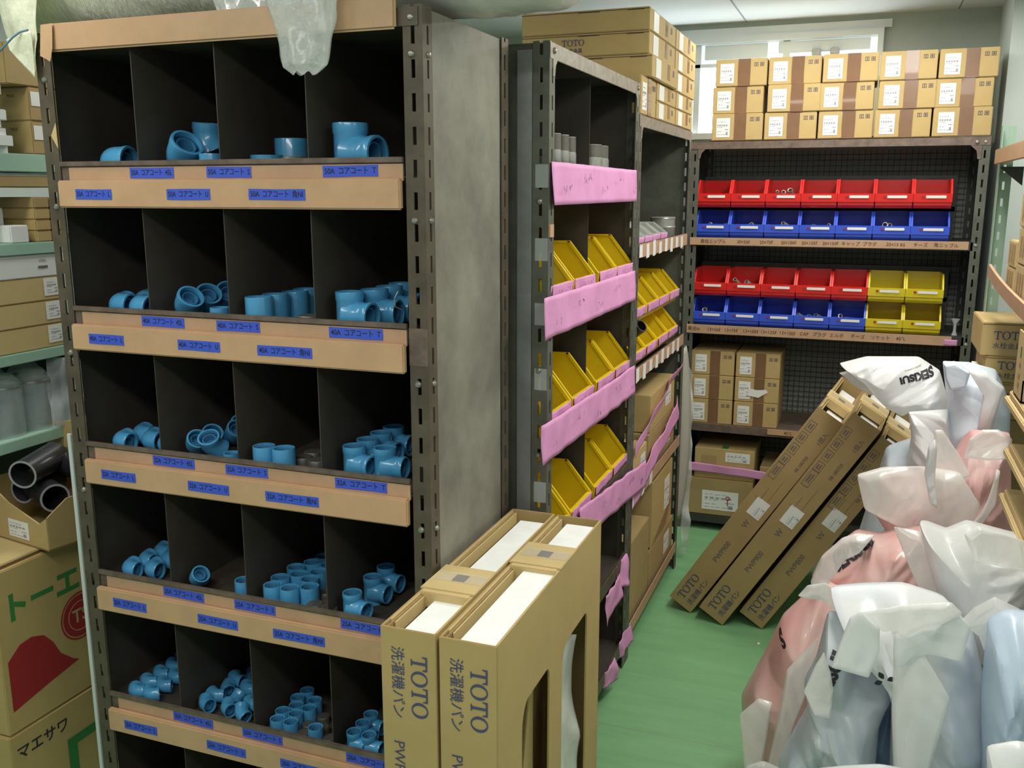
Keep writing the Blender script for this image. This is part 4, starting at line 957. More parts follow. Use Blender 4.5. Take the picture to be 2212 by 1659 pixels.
# flattened cartons lying in layers on the lower shelf edges
for i, z in enumerate((1.055, .945, .835)):
    S = (.34, .75, .016)
    for k in range(2):
        o = carton(S, (.505 + .008 * k, (2.10, 2.02, 2.02)[i] - .02 * k, z + .0165 * k), 'flattened carton sticking out from the mint rack, %s pair, %s sheet' % (['highest', 'middle', 'lowest'][i], ['lower', 'upper'][k]), 'card_pale', 0, 'flattened cartons in the mint rack')
for i, (z, h) in enumerate(((.979, .076), (.869, .076), (.60, .234), (.02, .58))):
    carton((.28, .60, h - .002), (.62, 1.95, z), 'brown carton between flattened cartons of the mint rack, ' + ['highest', 'middle', 'third', 'lowest'][i], 'card_dull')
# maker cartons stacked beyond the bags
zs = 0.0
STK = [(.30, .28, .885, 'card_dull', None, 0.01), (.26, .27, .112, 'card', 'TOTO', .0), (.25, .26, .078, 'card', 'TOTO', .018), (.27, .28, .100, 'card', 'TOTO', .0)]
for i, (sx, sy, h, m_, tx, dx) in enumerate(STK):
    x0 = .337 + dx
    o = carton((sx, sy, h - .001), (x0 + sx / 2, 3.05 + sy / 2, zs + .0005), 'brown carton stacked in front of the mint post, ' + ['tall bottom one', 'second from the floor', 'third, thinner', 'topmost'][i], m_, 0, 'cartons stacked by the mint post')
    if tx:
        on_face(o, (sx, sy, h), 'front', 'maker_name', serif_toto(.024, 'ink_logo'), -sx / 2 + .078, .012)
        on_face(o, (sx, sy, h), 'front', 'product_text', text_mesh('水栓金具', .020, 'ink_logo', .003), -sx / 2 + .070, -.020)
        on_face(o, (sx, sy, h), 'front', 'lid_seam', patch(sx, .0015, 'seam', .0004), 0, h / 2 - .006)
    zs += h
mb('torn_cushion_paper', 'white_label', None, [(.325, .356, 3.12, 3.22, 1.0, 1.03)], .008, label='white cushioning poking out between the stacked maker cartons', cat='packing paper')
b = MB(); S = (.12, .12, .15); b.box(-.06, -.057, -.06, .06, 0, .15); b.box(.057, .06, -.06, .06, 0, .15); b.box(-.06, .06, .057, .06, 0, .15); b.box(-.06, .06, -.06, .06, 0, .003); b.box(-.06, .06, -.06, -.057, 0, .05)
o = ob('open_carton', b.mesh('carton', 'card_pale'), None, (.405, 2.36, 1.090), label='small open yellow-brown carton on the flattened cartons', cat='cardboard box')
on_face(o, S, 'left', 'green_mark', patch(.01, .025, 'green_print', .0006), 0, .03)
for k in (-.0, -.025, -.045): on_face(o, S, 'left', 'printed_panel', patch(.02, .012, 'card_edge', .0006), .0, k)

# ---------------------------------------------------------------- rack F beyond the brown rack (mint green)
FX = -2.0
rf = ob('mint_shelf_rack', None, None, (-2.2, 2.0, 0), label='mint green shelving beyond the brown rack, stacked with cartons', cat='shelving rack')
for nm, z, h in (('shelf', 1.645, .045), ('shelf', 1.424, .030), ('shelf', 1.148, .028), ('shelf', .93, .03)):
    part(rf, nm, 'mint_steel', [(FX - .40, FX, 1.2, 2.9, z - h, z)], .002)
part(rf, 'dark_backdrop', 'steel_dark', [(FX - .42, FX - .415, 1.2, 2.9, .70, 1.12)])  # added dark sheet, stands in for the shade behind the jars
for x in (FX - .40, FX - .035):
    for y in (1.16, 2.9): part(rf, 'post', 'mint_post', [(x, x + .035, y, y + .035, 0, 2.1)])
def fbox(y0, z0, sy, sz, dx, m_, lab, grp=None, x1=FX - .004):
    return carton((dx, sy, sz - .0008), (x1 - dx / 2, y0 + sy / 2, z0), lab, m_, 0, grp)
S = (.36, .55, .062)
for i, z in enumerate((1.1485, 1.2105, 1.2725)):
    o = fbox(1.36, z, .555, .0615, .36, 'card_pale', 'long pale carton with white end label, ' + ['bottom', 'middle', 'top'][i] + ' of three on the mint shelf', 'three long cartons on the mint shelf')
    on_face(o, (.36, .555, .0615), 'right', 'shipping_label', patch(.052, .046, 'white_label'), .238, .004); on_face(o, (.36, .555, .0615), 'right', 'label_print', cached(('lpD',), lambda: label_print(.04, .04)), .238, .004, .0013)
o = fbox(1.36, 1.3345, .555, .060, .36, 'white_card', 'flat white carton lying on the three long pale cartons')
on_face(o, (.36, .555, .06), 'right', 'printed_text', text_mesh('LIXIL', .011, 'ink_grey'), .215, .012); on_face(o, (.36, .555, .06), 'right', 'printed_bar', patch(.03, .006, 'ink_grey', .0005), .215, -.004)
for c in range(2):
    for r in range(4):
        fbox(1.845 + c * .050, 1.4245 + r * .0285, .048, .0285, .16, 'card' if r < 3 else 'card_dull', 'small brown carton on the mint shelf, %s column, %s' % (['nearer', 'farther'][c], ['bottom', 'second', 'third', 'top'][r]), 'small brown cartons in two columns')
fbox(1.72, 1.4245, .07, .088, .09, 'white_card', 'white carton on the mint shelf, taller, behind the small white one', x1=FX - .05)
fbox(1.765, 1.4245, .055, .045, .045, 'white_card', 'small white carton standing at the mint shelf edge')
fbox(1.62, 1.4245, .09, .11, .10, 'white_card', 'stacked white carton at the picture edge of the mint shelf', x1=FX - .02)
fbox(1.55, 1.562, .40, .030, .14, 'card_dull', 'long flat brown carton tucked under the uppermost mint shelf')
for i, (z, dy) in enumerate(((1.6455, 0), (1.707, -.012), (1.768, -.02))):
    b = MB(); b.box(-.04, .04, -.05, .05, 0, .060)
    o = ob('white_roll', b.mesh('roll', 'white_card', .018, smooth=True), None, (FX - .042, 1.765 + dy, z), label='rounded white paper pack on the uppermost mint shelf, ' + ['bottom', 'middle', 'top'][i], cat='paper pack', group='white packs at the shelf edge')
for i in range(2):
    o = fbox(1.862, 1.6455 + i * .083, .16, .083, .30, 'card_dull', 'brown carton on the uppermost mint shelf, ' + ['bottom' , 'middle'][i] + ' one with white label')
    on_face(o, (.30, .16, .083), 'right', 'shipping_label', patch(.05, .035, 'white_label'), -.05, .012)
    on_face(o, (.30, .16, .083), 'front', 'printed_text', text_mesh('MAX', .012, 'black_print'), .09, .02)
fbox(1.80, 1.812, .40, .10, .34, 'card_dull', 'large brown carton lying on the labelled ones, uppermost mint shelf')
# clear plastic jars on the lower shelf
def jar(x, y, R, H, lab):
    o = ob('plastic_jar', cached(('jar', R, H), lambda: MB().lathe([(.0001, 0), (R * .96, 0), (R, .005), (R, H * .80), (R * .97, H * .83), (R * 1.0, H * .86), (R * .55, H * 1.0), (.0001, H * 1.01)], 28).mesh('jar', 'jar_plastic', smooth=True)), None, (x, y, .9305), label=lab, cat='jar', group='clear jars on the mint rack')
    ob('lid_ring', cached(('jr', R, H), lambda: MB().lathe([(R * 1.0, H * .78), (R * 1.04, H * .79), (R * 1.04, H * .83), (R, H * .84)], 28).mesh('ring', 'galv', smooth=True)), o)
for i, (x, y) in enumerate(((-2.06, 1.74), (-2.06, 1.835), (-2.10, 1.64), (-2.16, 1.79), (-2.16, 1.90))): jar(x, y, .045, .16, 'clear plastic jar on the mint rack, ' + ['at the edge, nearer', 'at the edge, farther', 'entry side', 'inner row, nearer', 'inner row, farther'][i])
ob('clear_bag', sheet_mesh('bag', [(-2.0, 1.83, .935), (-1.96, 1.93, .935), (-1.97, 1.93, 1.11), (-2.02, 1.85, 1.12)], 'jar_plastic', 20, 20, .03, 4, 22), None, label='crumpled clear plastic bag beside the jars', cat='plastic bag')
# big cartons below, standing in front of the mint rack
def bigc(y0, y1, z0, z1, x1, dx, lab, open_top=False):
    S = (dx, y1 - y0, z1 - z0); return carton(S, (x1 - dx / 2, (y0 + y1) / 2, z0), lab, 'card', 0), S
o1, S1 = bigc(1.475, 1.875, .262, .676, -1.85, .34, 'large carton with green letters and red shapes, under the pipe carton')
o2, S2 = bigc(1.470, 1.870, .002, .259, -1.848, .34, 'large carton with black and green letters, bottom of the stack')
F1 = FACE['right'](S1)
def onf(o, F, name, me, y, z, rot=0.0, S=None, y0=None, z0=None, out=.0008):
    q = ob(name, me, o); q.matrix_local = F @ Matrix.Translation((y - (y0 + S[1] / 2), z - z0 - S[2] / 2, out)) @ Matrix.Rotation(rot, 4, 'Z'); return q
onf(o1, F1, 'green_lettering', text_mesh('トーエー', .079, 'green_print', .035), 1.648, .572, 0, S1, 1.475, .262)
b = MB(); b.prism([(1.492, .448), (1.53, .478), (1.565, .482), (1.60, .470), (1.625, .440), (1.645, .400), (1.68, .368), (1.70, .357), (1.60, .340), (1.492, .318)], 0, .0004, 'z')
b.v = [(x - 1.675, y - .469, z) for x, y, z in b.v]; onf(o1, F1, 'red_shape', b.mesh('shape', 'red_print'), 1.675, .469, 0, S1, 1.475, .262)
b = MB(); b.lathe([(.060, 0), (.064, 0), (.064, .0004), (.060, .0004), (.060, 0)], 40); b.lathe([(.0001, 0), (.056, 0)], 40); onf(o1, F1, 'red_disc', b.mesh('disc', 'red_print'), 1.718, .472, 0, S1, 1.475, .262)
b = MB(); b.lathe([(.038, 0), (.040, 0), (.040, .0003), (.038, .0003), (.038, 0)], 40); onf(o1, F1, 'disc_ring', b.mesh('ring', 'card'), 1.718, .472, 0, S1, 1.475, .262, .0014)
onf(o1, F1, 'disc_letters', text_mesh('TS', .05, 'card', .02), 1.718, .472, 0, S1, 1.475, .262, .0014)
F2 = FACE['right'](S2)
onf(o2, F2, 'black_lettering', text_mesh('マエサワ', .040, 'black_print', .02), 1.565, .205, 0, S2, 1.470, .002)
b = MB(); b.box(-.055, .075, .035, .060, 0, .0004); b.box(-.055, -.025, -.12, .035, 0, .0004); b.box(.045, .075, -.12, .035, 0, .0004)
onf(o2, F2, 'green_lettering', b.mesh('letter', 'green_print'), 1.69, .10, 0, S2, 1.470, .002)
mb('carton_lid', 'card_pale', o1, [(-.16, .15, -.19, .19, S1[2], S1[2] + .004)], .001)
mb('loose_flap', 'card_pale', None, [(-2.15, -1.86, 1.49, 1.66, .683, .689)], .002, label='loose cardboard sheet lying on the big carton', cat='cardboard')
# open carton of black pipe fittings
pc = ob('pipe_carton', None, None, (-1.945, 1.745, .690), (0, 0, math.radians(-9.6)), label='open carton full of black pipe fittings, white slip on its front', cat='cardboard box')
Sx, Sy, Sz = .30, .22, .155
b = MB(); fz = [(-Sx / 2, .135), (-Sx / 2 + .10, .125), (0, .10), (Sx / 2 - .03, .065), (Sx / 2, .085)]
b.prism([(-Sx / 2, 0)] + fz + [(Sx / 2, 0)], -Sy / 2, -Sy / 2 + .004, 'y'); ob('front_wall', b.mesh('wall', 'card'), pc)
b = MB(); b.prism([(-Sy / 2 + .004, 0), (-Sy / 2 + .004, .085), (-Sy / 2 + .06, .12), (Sy / 2, .125), (Sy / 2, 0)], Sx / 2 - .004, Sx / 2, 'x'); ob('side_wall', b.mesh('wall', 'card_dull'), pc)
mb('side_wall', 'card', pc, [(-Sx / 2, -Sx / 2 + .004, -Sy / 2, Sy / 2, 0, .13)]); mb('back_wall', 'card', pc, [(-Sx / 2, Sx / 2, Sy / 2 - .004, Sy / 2, 0, .13)]); mb('bottom_wall', 'card', pc, [(-Sx / 2, Sx / 2, -Sy / 2, Sy / 2, 0, .004)])
b = MB(); b.prism([(-Sx / 2, .13), (Sx / 2 - .10, .13), (Sx / 2 - .115, .27), (-Sx / 2, .245)], Sy / 2 - .004, Sy / 2, 'y'); ob('raised_flap', b.mesh('flap', 'card'), pc)
b = MB(); b.prism([(Sx / 2 - .075, .12), (Sx / 2, .12), (Sx / 2, .26), (Sx / 2 - .085, .27)], Sy / 2 + .008, Sy / 2 + .012, 'y'); ob('raised_flap', b.mesh('flap', 'card_pale'), pc)
S = (Sx, Sy, .13); on_face(pc, S, 'front', 'delivery_slip', patch(.082, .045, 'white_label'), .035, -.028); on_face(pc, S, 'front', 'label_print', cached(('lpE',), lambda: label_print(.082, .045)), .035, -.028, .0013)
def bpipe(p, d, R, L, lab):
    q = Matrix.Translation(p) @ Vector(d).normalized().to_track_quat('Z', 'Y').to_matrix().to_4x4()
    o = ob('black_pipe', cached(('bp', R, L), lambda: MB().lathe([(R * .86, 0), (R, 0), (R, L), (R * .86, L), (R * .86, 0)], 30).mesh('pipe', 'black_pipe', smooth=True)), None, label=lab, cat='pipe fitting', group='black pipe fittings in the open carton')
    o.matrix_world = q
    ob('cut_rim', cached(('bpr', R), lambda: MB().lathe([(R * .86, -.001), (R * 1.0, -.001), (R * 1.0, .001), (R * .86, .001), (R * .86, -.001)], 30).mesh('rim', 'pipe_rim', smooth=True)), o)
bpipe((-1.925, 1.655, .862), (-.30, 1, .06), .036, .15, 'black pipe fitting with its open end towards the aisle')
bpipe((-1.87, 1.695, .795), (-.9, .42, .0), .036, .14, 'black pipe fitting lying low at the carton side')
bpipe((-1.835, 1.79, .845), (-1, .25, .02), .037, .17, 'black pipe fitting lying across the back of the carton')
bpipe((-1.985, 1.70, .80), (-.1, 1, 0), .034, .12, 'black pipe fitting at the bottom of the carton')
mb('white_pole', 'wall_light', None, [(-1.710, -1.699, 1.600, 1.606, 0, 1.0)], .001, label='thin off-white board edge standing beside the brown rack post', cat='board')

# ---------------------------------------------------------------- wrapped rolls on top of the brown rack
def wrap_roll(name, x0, x1, cy, cz, R, m_, label, seed, lump=.06, sq=.8):
    b = MB(); n = 60; k = 40; vs = []; fs = []
    for i in range(n + 1):
        u = i / n; x = x0 + (x1 - x0) * u
        e = min(1, math.sqrt(max(0, 1 - (1 - min(1, min(u, 1 - u) * (x1 - x0) / (R * .7))) ** 2)) + .02)
        for j in range(k):
            a = 2 * PI * j / k
            r = R * e * (1 + lump * noise.noise(Vector((x * 9 + seed, math.cos(a) * 2, math.sin(a) * 2))) + lump * .8 * (abs(noise.noise(Vector((x * 30 + seed, math.cos(a) * 1.2, math.sin(a) * 4)))) - .3))
            vs.append((x, cy + r * math.cos(a), cz + r * sq * math.sin(a)))
    for i in range(n):
        for j in range(k): fs.append((i * k + j, i * k + (j + 1) % k, (i + 1) * k + (j + 1) % k, (i + 1) * k + j))
    fs += [tuple(range(k - 1, -1, -1)), tuple(range(n * k, n * k + k))]
    b.add(vs, fs); return ob(name, b.mesh(name, m_, smooth='all'), None, label=label, cat='wrapped roll')
r1 = wrap_roll('mesh_roll', -1.80, -1.07, 1.70, 1.985, .145, 'wrap_mesh', 'ribbed grey-green roll lying on top of the brown rack', 1)
s_ = ob('sack_end', sheet_mesh('sack', [(-1.602, 1.515, 1.785), (-1.745, 1.585, 1.865), (-1.785, 1.60, 2.02), (-1.565, 1.52, 2.02)], 'wrap_sack', 24, 24, .012, 8, 14), r1)
ob('sack_end', sheet_mesh('sack', [(-1.604, 1.510, 1.777), (-1.686, 1.53, 1.839), (-1.697, 1.535, 1.86), (-1.600, 1.508, 1.868)], 'wrap_sack', 18, 18, .006, 3, 16), r1, label='pale sack corner hanging past the post')
b = MB(); b.sweep([(-1.712, 1.525, 1.826), (-1.70, 1.515, 1.832), (-1.68, 1.512, 1.842), (-1.655, 1.512, 1.858), (-1.635, 1.514, 1.868), (-1.62, 1.52, 1.872)], [.002] * 6, 8); ob('blue_string', b.mesh('string', 'blue_string'), r1)
r2 = wrap_roll('wrapped_roll', -1.06, -.495, 1.72, 1.972, .122, 'wrap_white', 'white roll in shiny plastic, its end jutting past the side panel', 5, .07)
ob('plastic_wrap', sheet_mesh('wrap', [(-1.16, 1.52, 1.868), (-.90, 1.518, 1.864), (-.88, 1.56, 2.02), (-1.22, 1.56, 2.02)], 'wrap_clear', 40, 20, .018, 2, 22), r2)
# the drooping gathered tail of the plastic wrap
tl = MB(); n = 26; k = 30
for i in range(n + 1):
    u = i / n
    cx = -.965 + .03 * u - .035 * u * u; z = 1.935 - .178 * u
    hw = (.072 * (1 - .45 * u ** 1.3)) * (1 if u < .93 else (1 - (u - .93) * 6)); dp = .032 * (1 - .5 * u) * (1 if u < .93 else .5)
    for j in range(k):
        a = 2 * PI * j / k; f = 1 + .10 * math.sin(a * 7 + u * 3) * (1 - u * .3) + .10 * noise.noise(Vector((math.cos(a) * 3, math.sin(a) * 3, u * 5)))
        tl.v.append((cx + hw * math.cos(a) * f + .018 * u, 1.488 + dp * math.sin(a) * f, z + .004 * math.sin(a * 5) * u))
for i in range(n):
    for j in range(k): tl.f.append((i * k + j, i * k + (j + 1) % k, (i + 1) * k + (j + 1) % k, (i + 1) * k + j))
ob('plastic_tail', tl.mesh('tail', 'wrap_clear', smooth='all'), r2, label='crumpled clear plastic end hanging down over the rack front')

# ---------------------------------------------------------------- pile of plastic bags
BG = {
'w_top':('white',3.15,0.1,[(-0.057,1.009),(0.021,1.036),(0.177,1.045),(0.24,1.006),(0.27,0.92),(0.278,0.883),(0.2,0.884),(0.165,0.874),(0.142,0.855),(0.095,0.875),(0.058,0.911),(0.025,0.949)]),
'film_tip':('film',3.2,0.03,[(-0.056,0.972),(-0.004,0.988),(0.04,0.965),(0.065,0.909),(0.042,0.907),(-0.015,0.941)]),
'blue_top':('pale',2.95,0.12,[(0.23,1.068),(0.302,1.069),(0.37,1.053),(0.399,0.998),(0.418,0.945),(0.423,0.863),(0.375,0.866),(0.329,0.834),(0.287,0.751),(0.254,0.848),(0.252,0.946)]),
'grey_neck':('clear',2.9,0.05,[(0.148,0.92),(0.253,0.937),(0.269,0.861),(0.309,0.768),(0.252,0.691),(0.198,0.728),(0.156,0.757),(0.161,0.851)]),
'pink_up':('pink',2.65,0.15,[(0.257,0.845),(0.293,0.938),(0.382,0.94),(0.414,0.633),(0.397,0.525),(0.253,0.489),(0.127,0.606),(0.073,0.68),(0.077,0.787),(0.18,0.811)]),
'flap_up':('film',2.5,0.05,[(0.018,0.839),(0.076,0.862),(0.168,0.874),(0.254,0.874),(0.304,0.801),(0.297,0.746),(0.247,0.702),(0.15,0.689),(0.098,0.714),(0.043,0.744)]),
'pink_midl':('pink',2.45,0.12,[(-0.076,0.553),(-0.053,0.615),(0.027,0.695),(0.083,0.691),(0.189,0.73),(0.243,0.596),(0.291,0.286),(0.059,0.238),(-0.028,0.489)]),
'pink_low':('pink',2.3,0.12,[(-0.046,0.612),(0.048,0.578),(0.047,0.443),(0.025,0.006),(-0.151,0.006),(-0.203,0.077),(-0.225,0.261),(-0.174,0.389),(-0.134,0.499)]),
'center':('bluewhite',1.92,0.13,[(-0.024,0.749),(0.038,0.765),(0.116,0.779),(0.193,0.763),(0.249,0.704),(0.281,0.6),(0.348,0.006),(0.14,0.006),(0.113,0.536),(0.064,0.651)]),
'c_tip':('film',2.0,0.02,[(-0.086,0.695),(-0.068,0.722),(-0.031,0.734),(0.032,0.703),(0.031,0.661),(0.02,0.635),(-0.023,0.684),(-0.051,0.711)]),
'c_flap':('white',1.7,0.02,[(0.019,0.788),(0.036,0.803),(0.071,0.775),(0.074,0.73),(0.059,0.675),(-0.007,0.684)]),
'c_flap2':('film',1.72,0.02,[(0.036,0.794),(0.107,0.819),(0.185,0.838),(0.205,0.82),(0.149,0.772),(0.105,0.76),(0.099,0.774),(0.076,0.764)]),
'greyblue':('grey',1.9,0.09,[(-0.022,0.707),(0.025,0.704),(0.041,0.605),(0.111,0.582),(0.114,0.547),(0.094,0.48),(0.093,0.006),(-0.078,0.006),(-0.1,0.349),(-0.056,0.464),(-0.042,0.504),(-0.06,0.543),(-0.039,0.6)]),
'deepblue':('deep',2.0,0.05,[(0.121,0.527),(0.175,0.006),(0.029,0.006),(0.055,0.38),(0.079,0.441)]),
'right_white':('clear',2.1,0.13,[(0.148,0.851),(0.199,0.836),(0.242,0.863),(0.374,0.84),(0.404,0.71),(0.4,0.583),(0.278,0.56),(0.203,0.678),(0.167,0.779)]),
'rw_flap':('film',1.85,0.02,[(0.218,0.748),(0.239,0.78),(0.272,0.806),(0.317,0.787),(0.308,0.761),(0.278,0.749),(0.263,0.696),(0.25,0.727)]),
'right_blue':('bluewhite',1.8,0.12,[(0.258,0.779),(0.29,0.805),(0.349,0.804),(0.439,0.082),(0.318,0.041),(0.26,0.631),(0.26,0.696)]),
'br_white':('white',1.55,0.06,[(0.239,0.669),(0.284,0.689),(0.33,0.683),(0.396,0.109),(0.308,0.075)]),
'bc_white':('white',1.62,0.05,[(-0.037,0.515),(0.026,0.538),(0.087,0.556),(0.132,0.557),(0.203,0.006),(-0.007,0.006)]),
'collar_blue':('white',2.8,0.03,[(0.276,1.084),(0.328,1.074),(0.375,1.033),(0.369,1.0),(0.355,0.914),(0.32,0.911),(0.325,1.009),(0.296,1.053)]),
'neck_blue':('pale',2.83,0.03,[(0.221,1.085),(0.249,1.092),(0.292,1.066),(0.284,1.02),(0.244,1.01),(0.229,1.042)]),
'collar_pink':('film',2.47,0.02,[(0.267,0.961),(0.293,0.987),(0.328,0.99),(0.359,0.97),(0.361,0.924),(0.31,0.912),(0.258,0.913)]),
'film_tail':('film',2.52,0.02,[(0.192,0.966),(0.21,0.967),(0.258,0.9),(0.284,0.854),(0.249,0.819),(0.212,0.784),(0.193,0.875)]),
'strap_white':('white',2.4,0.012,[(0.173,0.952),(0.185,0.971),(0.192,0.954),(0.194,0.861),(0.205,0.797),(0.188,0.807),(0.169,0.882)]),
'flap_pink_r':('film',2.42,0.02,[(0.325,0.905),(0.334,0.903),(0.333,0.824),(0.304,0.761),(0.275,0.734),(0.27,0.742),(0.301,0.785),(0.321,0.846)]),
'film_midl':('film',2.28,0.02,[(-0.071,0.617),(-0.05,0.686),(-0.006,0.74),(0.025,0.755),(0.066,0.755),(0.038,0.716),(0.008,0.694),(-0.02,0.636),(-0.048,0.571)]),
'film_midl2':('film',2.26,0.02,[(0.104,0.79),(0.16,0.786),(0.218,0.68),(0.229,0.613),(0.178,0.628),(0.141,0.704)]),
'film_low':('film',2.12,0.02,[(-0.039,0.549),(-0.067,0.509),(-0.106,0.455),(-0.112,0.382),(-0.135,0.205),(-0.101,0.189),(-0.082,0.315),(-0.056,0.405),(-0.048,0.489)]),
'film_low2':('film',2.11,0.02,[(-0.204,0.331),(-0.164,0.376),(-0.132,0.371),(-0.142,0.259),(-0.15,0.107),(-0.187,0.174)]),
'film_ctr':('white',1.735,0.015,[(0.096,0.763),(0.118,0.776),(0.192,0.82),(0.22,0.798),(0.211,0.729),(0.153,0.736),(0.112,0.71),(0.108,0.663),(0.097,0.726)]),
'film_ctr_r':('film',1.73,0.02,[(0.098,0.729),(0.145,0.737),(0.198,0.656),(0.183,0.559),(0.171,0.46),(0.12,0.448),(0.103,0.617)]),
'film_rw':('film',1.93,0.03,[(0.215,0.903),(0.238,0.922),(0.332,0.9),(0.342,0.84),(0.285,0.846),(0.236,0.853)]),
'film_gb':('film',1.77,0.02,[(-0.022,0.687),(-0.007,0.646),(-0.0,0.613),(-0.001,0.554),(-0.031,0.557),(-0.053,0.603),(-0.037,0.655)]),
'bl_white':('film',2.05,0.05,[(-0.179,0.235),(-0.141,0.254),(-0.087,0.233),(-0.042,0.006),(-0.128,0.006)]),
}
def pillow(pts, y0, T, m_, seed, crease=1.0, n=170, rings=44, flow=None, flat=False):
    P = [Vector((x, 0, z)) for x, z in pts]; c = sum(P, Vector()) / len(P)
    per = [(P[(i + 1) % len(P)] - P[i]).length for i in range(len(P))]; tot = sum(per)
    out = []
    for k in range(n):
        s = tot * k / n; i = 0
        while s > per[i] and i < len(P) - 1: s -= per[i]; i += 1
        t = s / per[i]; p = P[i].lerp(P[(i + 1) % len(P)], t)
        out.append(p)
    # soften the corners a little
    sm_ = out
    for _ in range(1): sm_ = [(sm_[i - 1] + sm_[i] * 2 + sm_[(i + 1) % n]) / 4 for i in range(n)]
    size = max((p - c).length for p in sm_)
    fl = flow or Vector((random.Random(seed).uniform(-1, 1), 0, 1.0)).normalized()
    side = Vector((fl.z, 0, -fl.x))
    def tri(t):
        t = t % 1.0; return 1 - abs(2 * t - 1)
    def disp(p):
        # piecewise flat facets of pulled film with sharp ridges
        a = p.dot(side); b_ = p.dot(fl)
        w1 = noise.noise(Vector((a * 5, b_ * 3, seed))); w2 = noise.noise(Vector((a * 9, b_ * 7, seed + 9.1)))
        d = .034 * tri(a * 5.5 + b_ * 1.3 + w1 * .9 + seed * .37)
        m2 = max(0, min(1, .5 + 1.6 * w2)); d += .020 * m2 * tri(a * 8 - b_ * 6 + w1 * .8 + seed)
        m3 = max(0, min(1, .4 - 1.8 * w1)); d += .010 * m3 * tri(a * 19 + b_ * 11 + w2 * 1.1)
        d += .006 * m2 * tri(a * 34 - b_ * 9 + w1 * 2)
        return d + .02 * w1
    vs = []; fs = []
    for sgn in (-1, 1):
        base = len(vs)
        for r in range(rings + 1):
            s = 1 - (r / rings)
            e = max(0, 1 - s ** 3.0) ** .62
            for k in range(n):
                p = c + (sm_[k] - c) * s
                d = disp(p) * crease * min(1, e * 1.6)
                if flat: yy = sgn * (T * .15) + noise.noise(Vector((p.x * 5, p.z * 5, seed))) * T + (-d if sgn < 0 else -d)
                else: yy = sgn * (T * e) + (-d if sgn < 0 else 0)
                vs.append((p.x, y0 + yy, max(.004, p.z)))
        for r in range(rings):
            for k in range(n):
                l = (k + 1) % n; q = (base + r * n + k, base + r * n + l, base + (r + 1) * n + l, base + (r + 1) * n + k)
                fs.append(q if sgn < 0 else tuple(reversed(q)))
    h = (rings + 1) * n
    for k in range(n): fs.append((k, h + k, h + (k + 1) % n, (k + 1) % n))
    b = MB(); b.add(vs, fs)
    me = b.mesh('bag', m_, smooth='all')
    me.set_sharp_from_angle(angle=math.radians(38))
    return me
BAGS = {
 'w_top': ('plastic_bag', 'white plastic bag with upside-down black lettering, on top of the pile'),
 'blue_top': ('plastic_bag', 'pale blue plastic bag next to the lettered white one'),
 'grey_neck': ('plastic_bag', 'greyish see-through gathered bag hanging below the lettered bag'),
 'pink_up': ('plastic_bag', 'pink plastic bag in the upper half of the pile'),
 'pink_midl': ('plastic_bag', 'dusky pink plastic bag with white lettered collar, middle of the pile'),
 'pink_low': ('plastic_bag', 'pink plastic bag bulging onto the green floor'),
 'center': ('plastic_bag', 'big bluish white plastic bag at the front of the pile'),
 'greyblue': ('plastic_bag', 'grey-blue plastic bag with black lettering beside the big white one'),
 'deepblue': ('plastic_bag', 'deep blue plastic bag in the shaded gap at the front'),
 'right_white': ('plastic_bag', 'greyish white crumpled bag between the pink and the blue ones'),
 'right_blue': ('plastic_bag', 'light blue plastic bag cut by the picture edge, beside the big bluish white one'),
 'br_white': ('plastic_bag', 'plain white bag corner at the bottom edge by the light blue bag'),
 'bc_white': ('plastic_bag', 'white bag edge at the bottom below the grey-blue bag'),
}
FL = {'film_tip': 'w_top', 'flap_up': 'pink_up', 'c_tip': 'center', 'c_flap': 'center', 'c_flap2': 'center', 'rw_flap': 'right_blue', 'bl_white': 'pink_low', 'collar_blue': 'blue_top', 'neck_blue': 'blue_top', 'collar_pink': 'pink_up', 'film_tail': 'pink_up', 'strap_white': 'pink_up', 'flap_pink_r': 'pink_up', 'film_midl': 'pink_midl', 'film_midl2': 'pink_midl', 'film_low': 'pink_low', 'film_low2': 'pink_low', 'film_ctr': 'center', 'film_ctr_r': 'center', 'film_rw': 'right_white', 'film_gb': 'greyblue'}
MM = {'white': 'bag_white', 'film': 'bag_film', 'pale': 'bag_pale', 'clear': 'bag_clear', 'pink': 'bag_pink', 'bluewhite': 'bag_bluewhite', 'grey': 'bag_grey', 'deep': 'bag_deep', 'blue': 'bag_blue', 'pinkd': 'bag_pinkd'}
OB = {}
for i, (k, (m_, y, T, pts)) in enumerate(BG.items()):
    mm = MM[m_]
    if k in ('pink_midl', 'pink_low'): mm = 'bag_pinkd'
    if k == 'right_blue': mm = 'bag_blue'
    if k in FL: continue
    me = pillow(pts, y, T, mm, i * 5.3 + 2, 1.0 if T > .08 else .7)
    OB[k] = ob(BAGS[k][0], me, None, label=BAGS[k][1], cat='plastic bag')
for i, (k, par) in enumerate(FL.items()):
    m_, y, T, pts = BG[k]
    me = pillow(pts, y - (.02 if k not in ('c_flap', 'c_flap2', 'rw_flap') else .0), T * (.7 if k != 'flap_up' else 1), MM[m_], i * 3.7 + 50, .45 if k != 'flap_up' else .8, 120, 24, flat=True)
    ob('film_flap', me, OB[par])
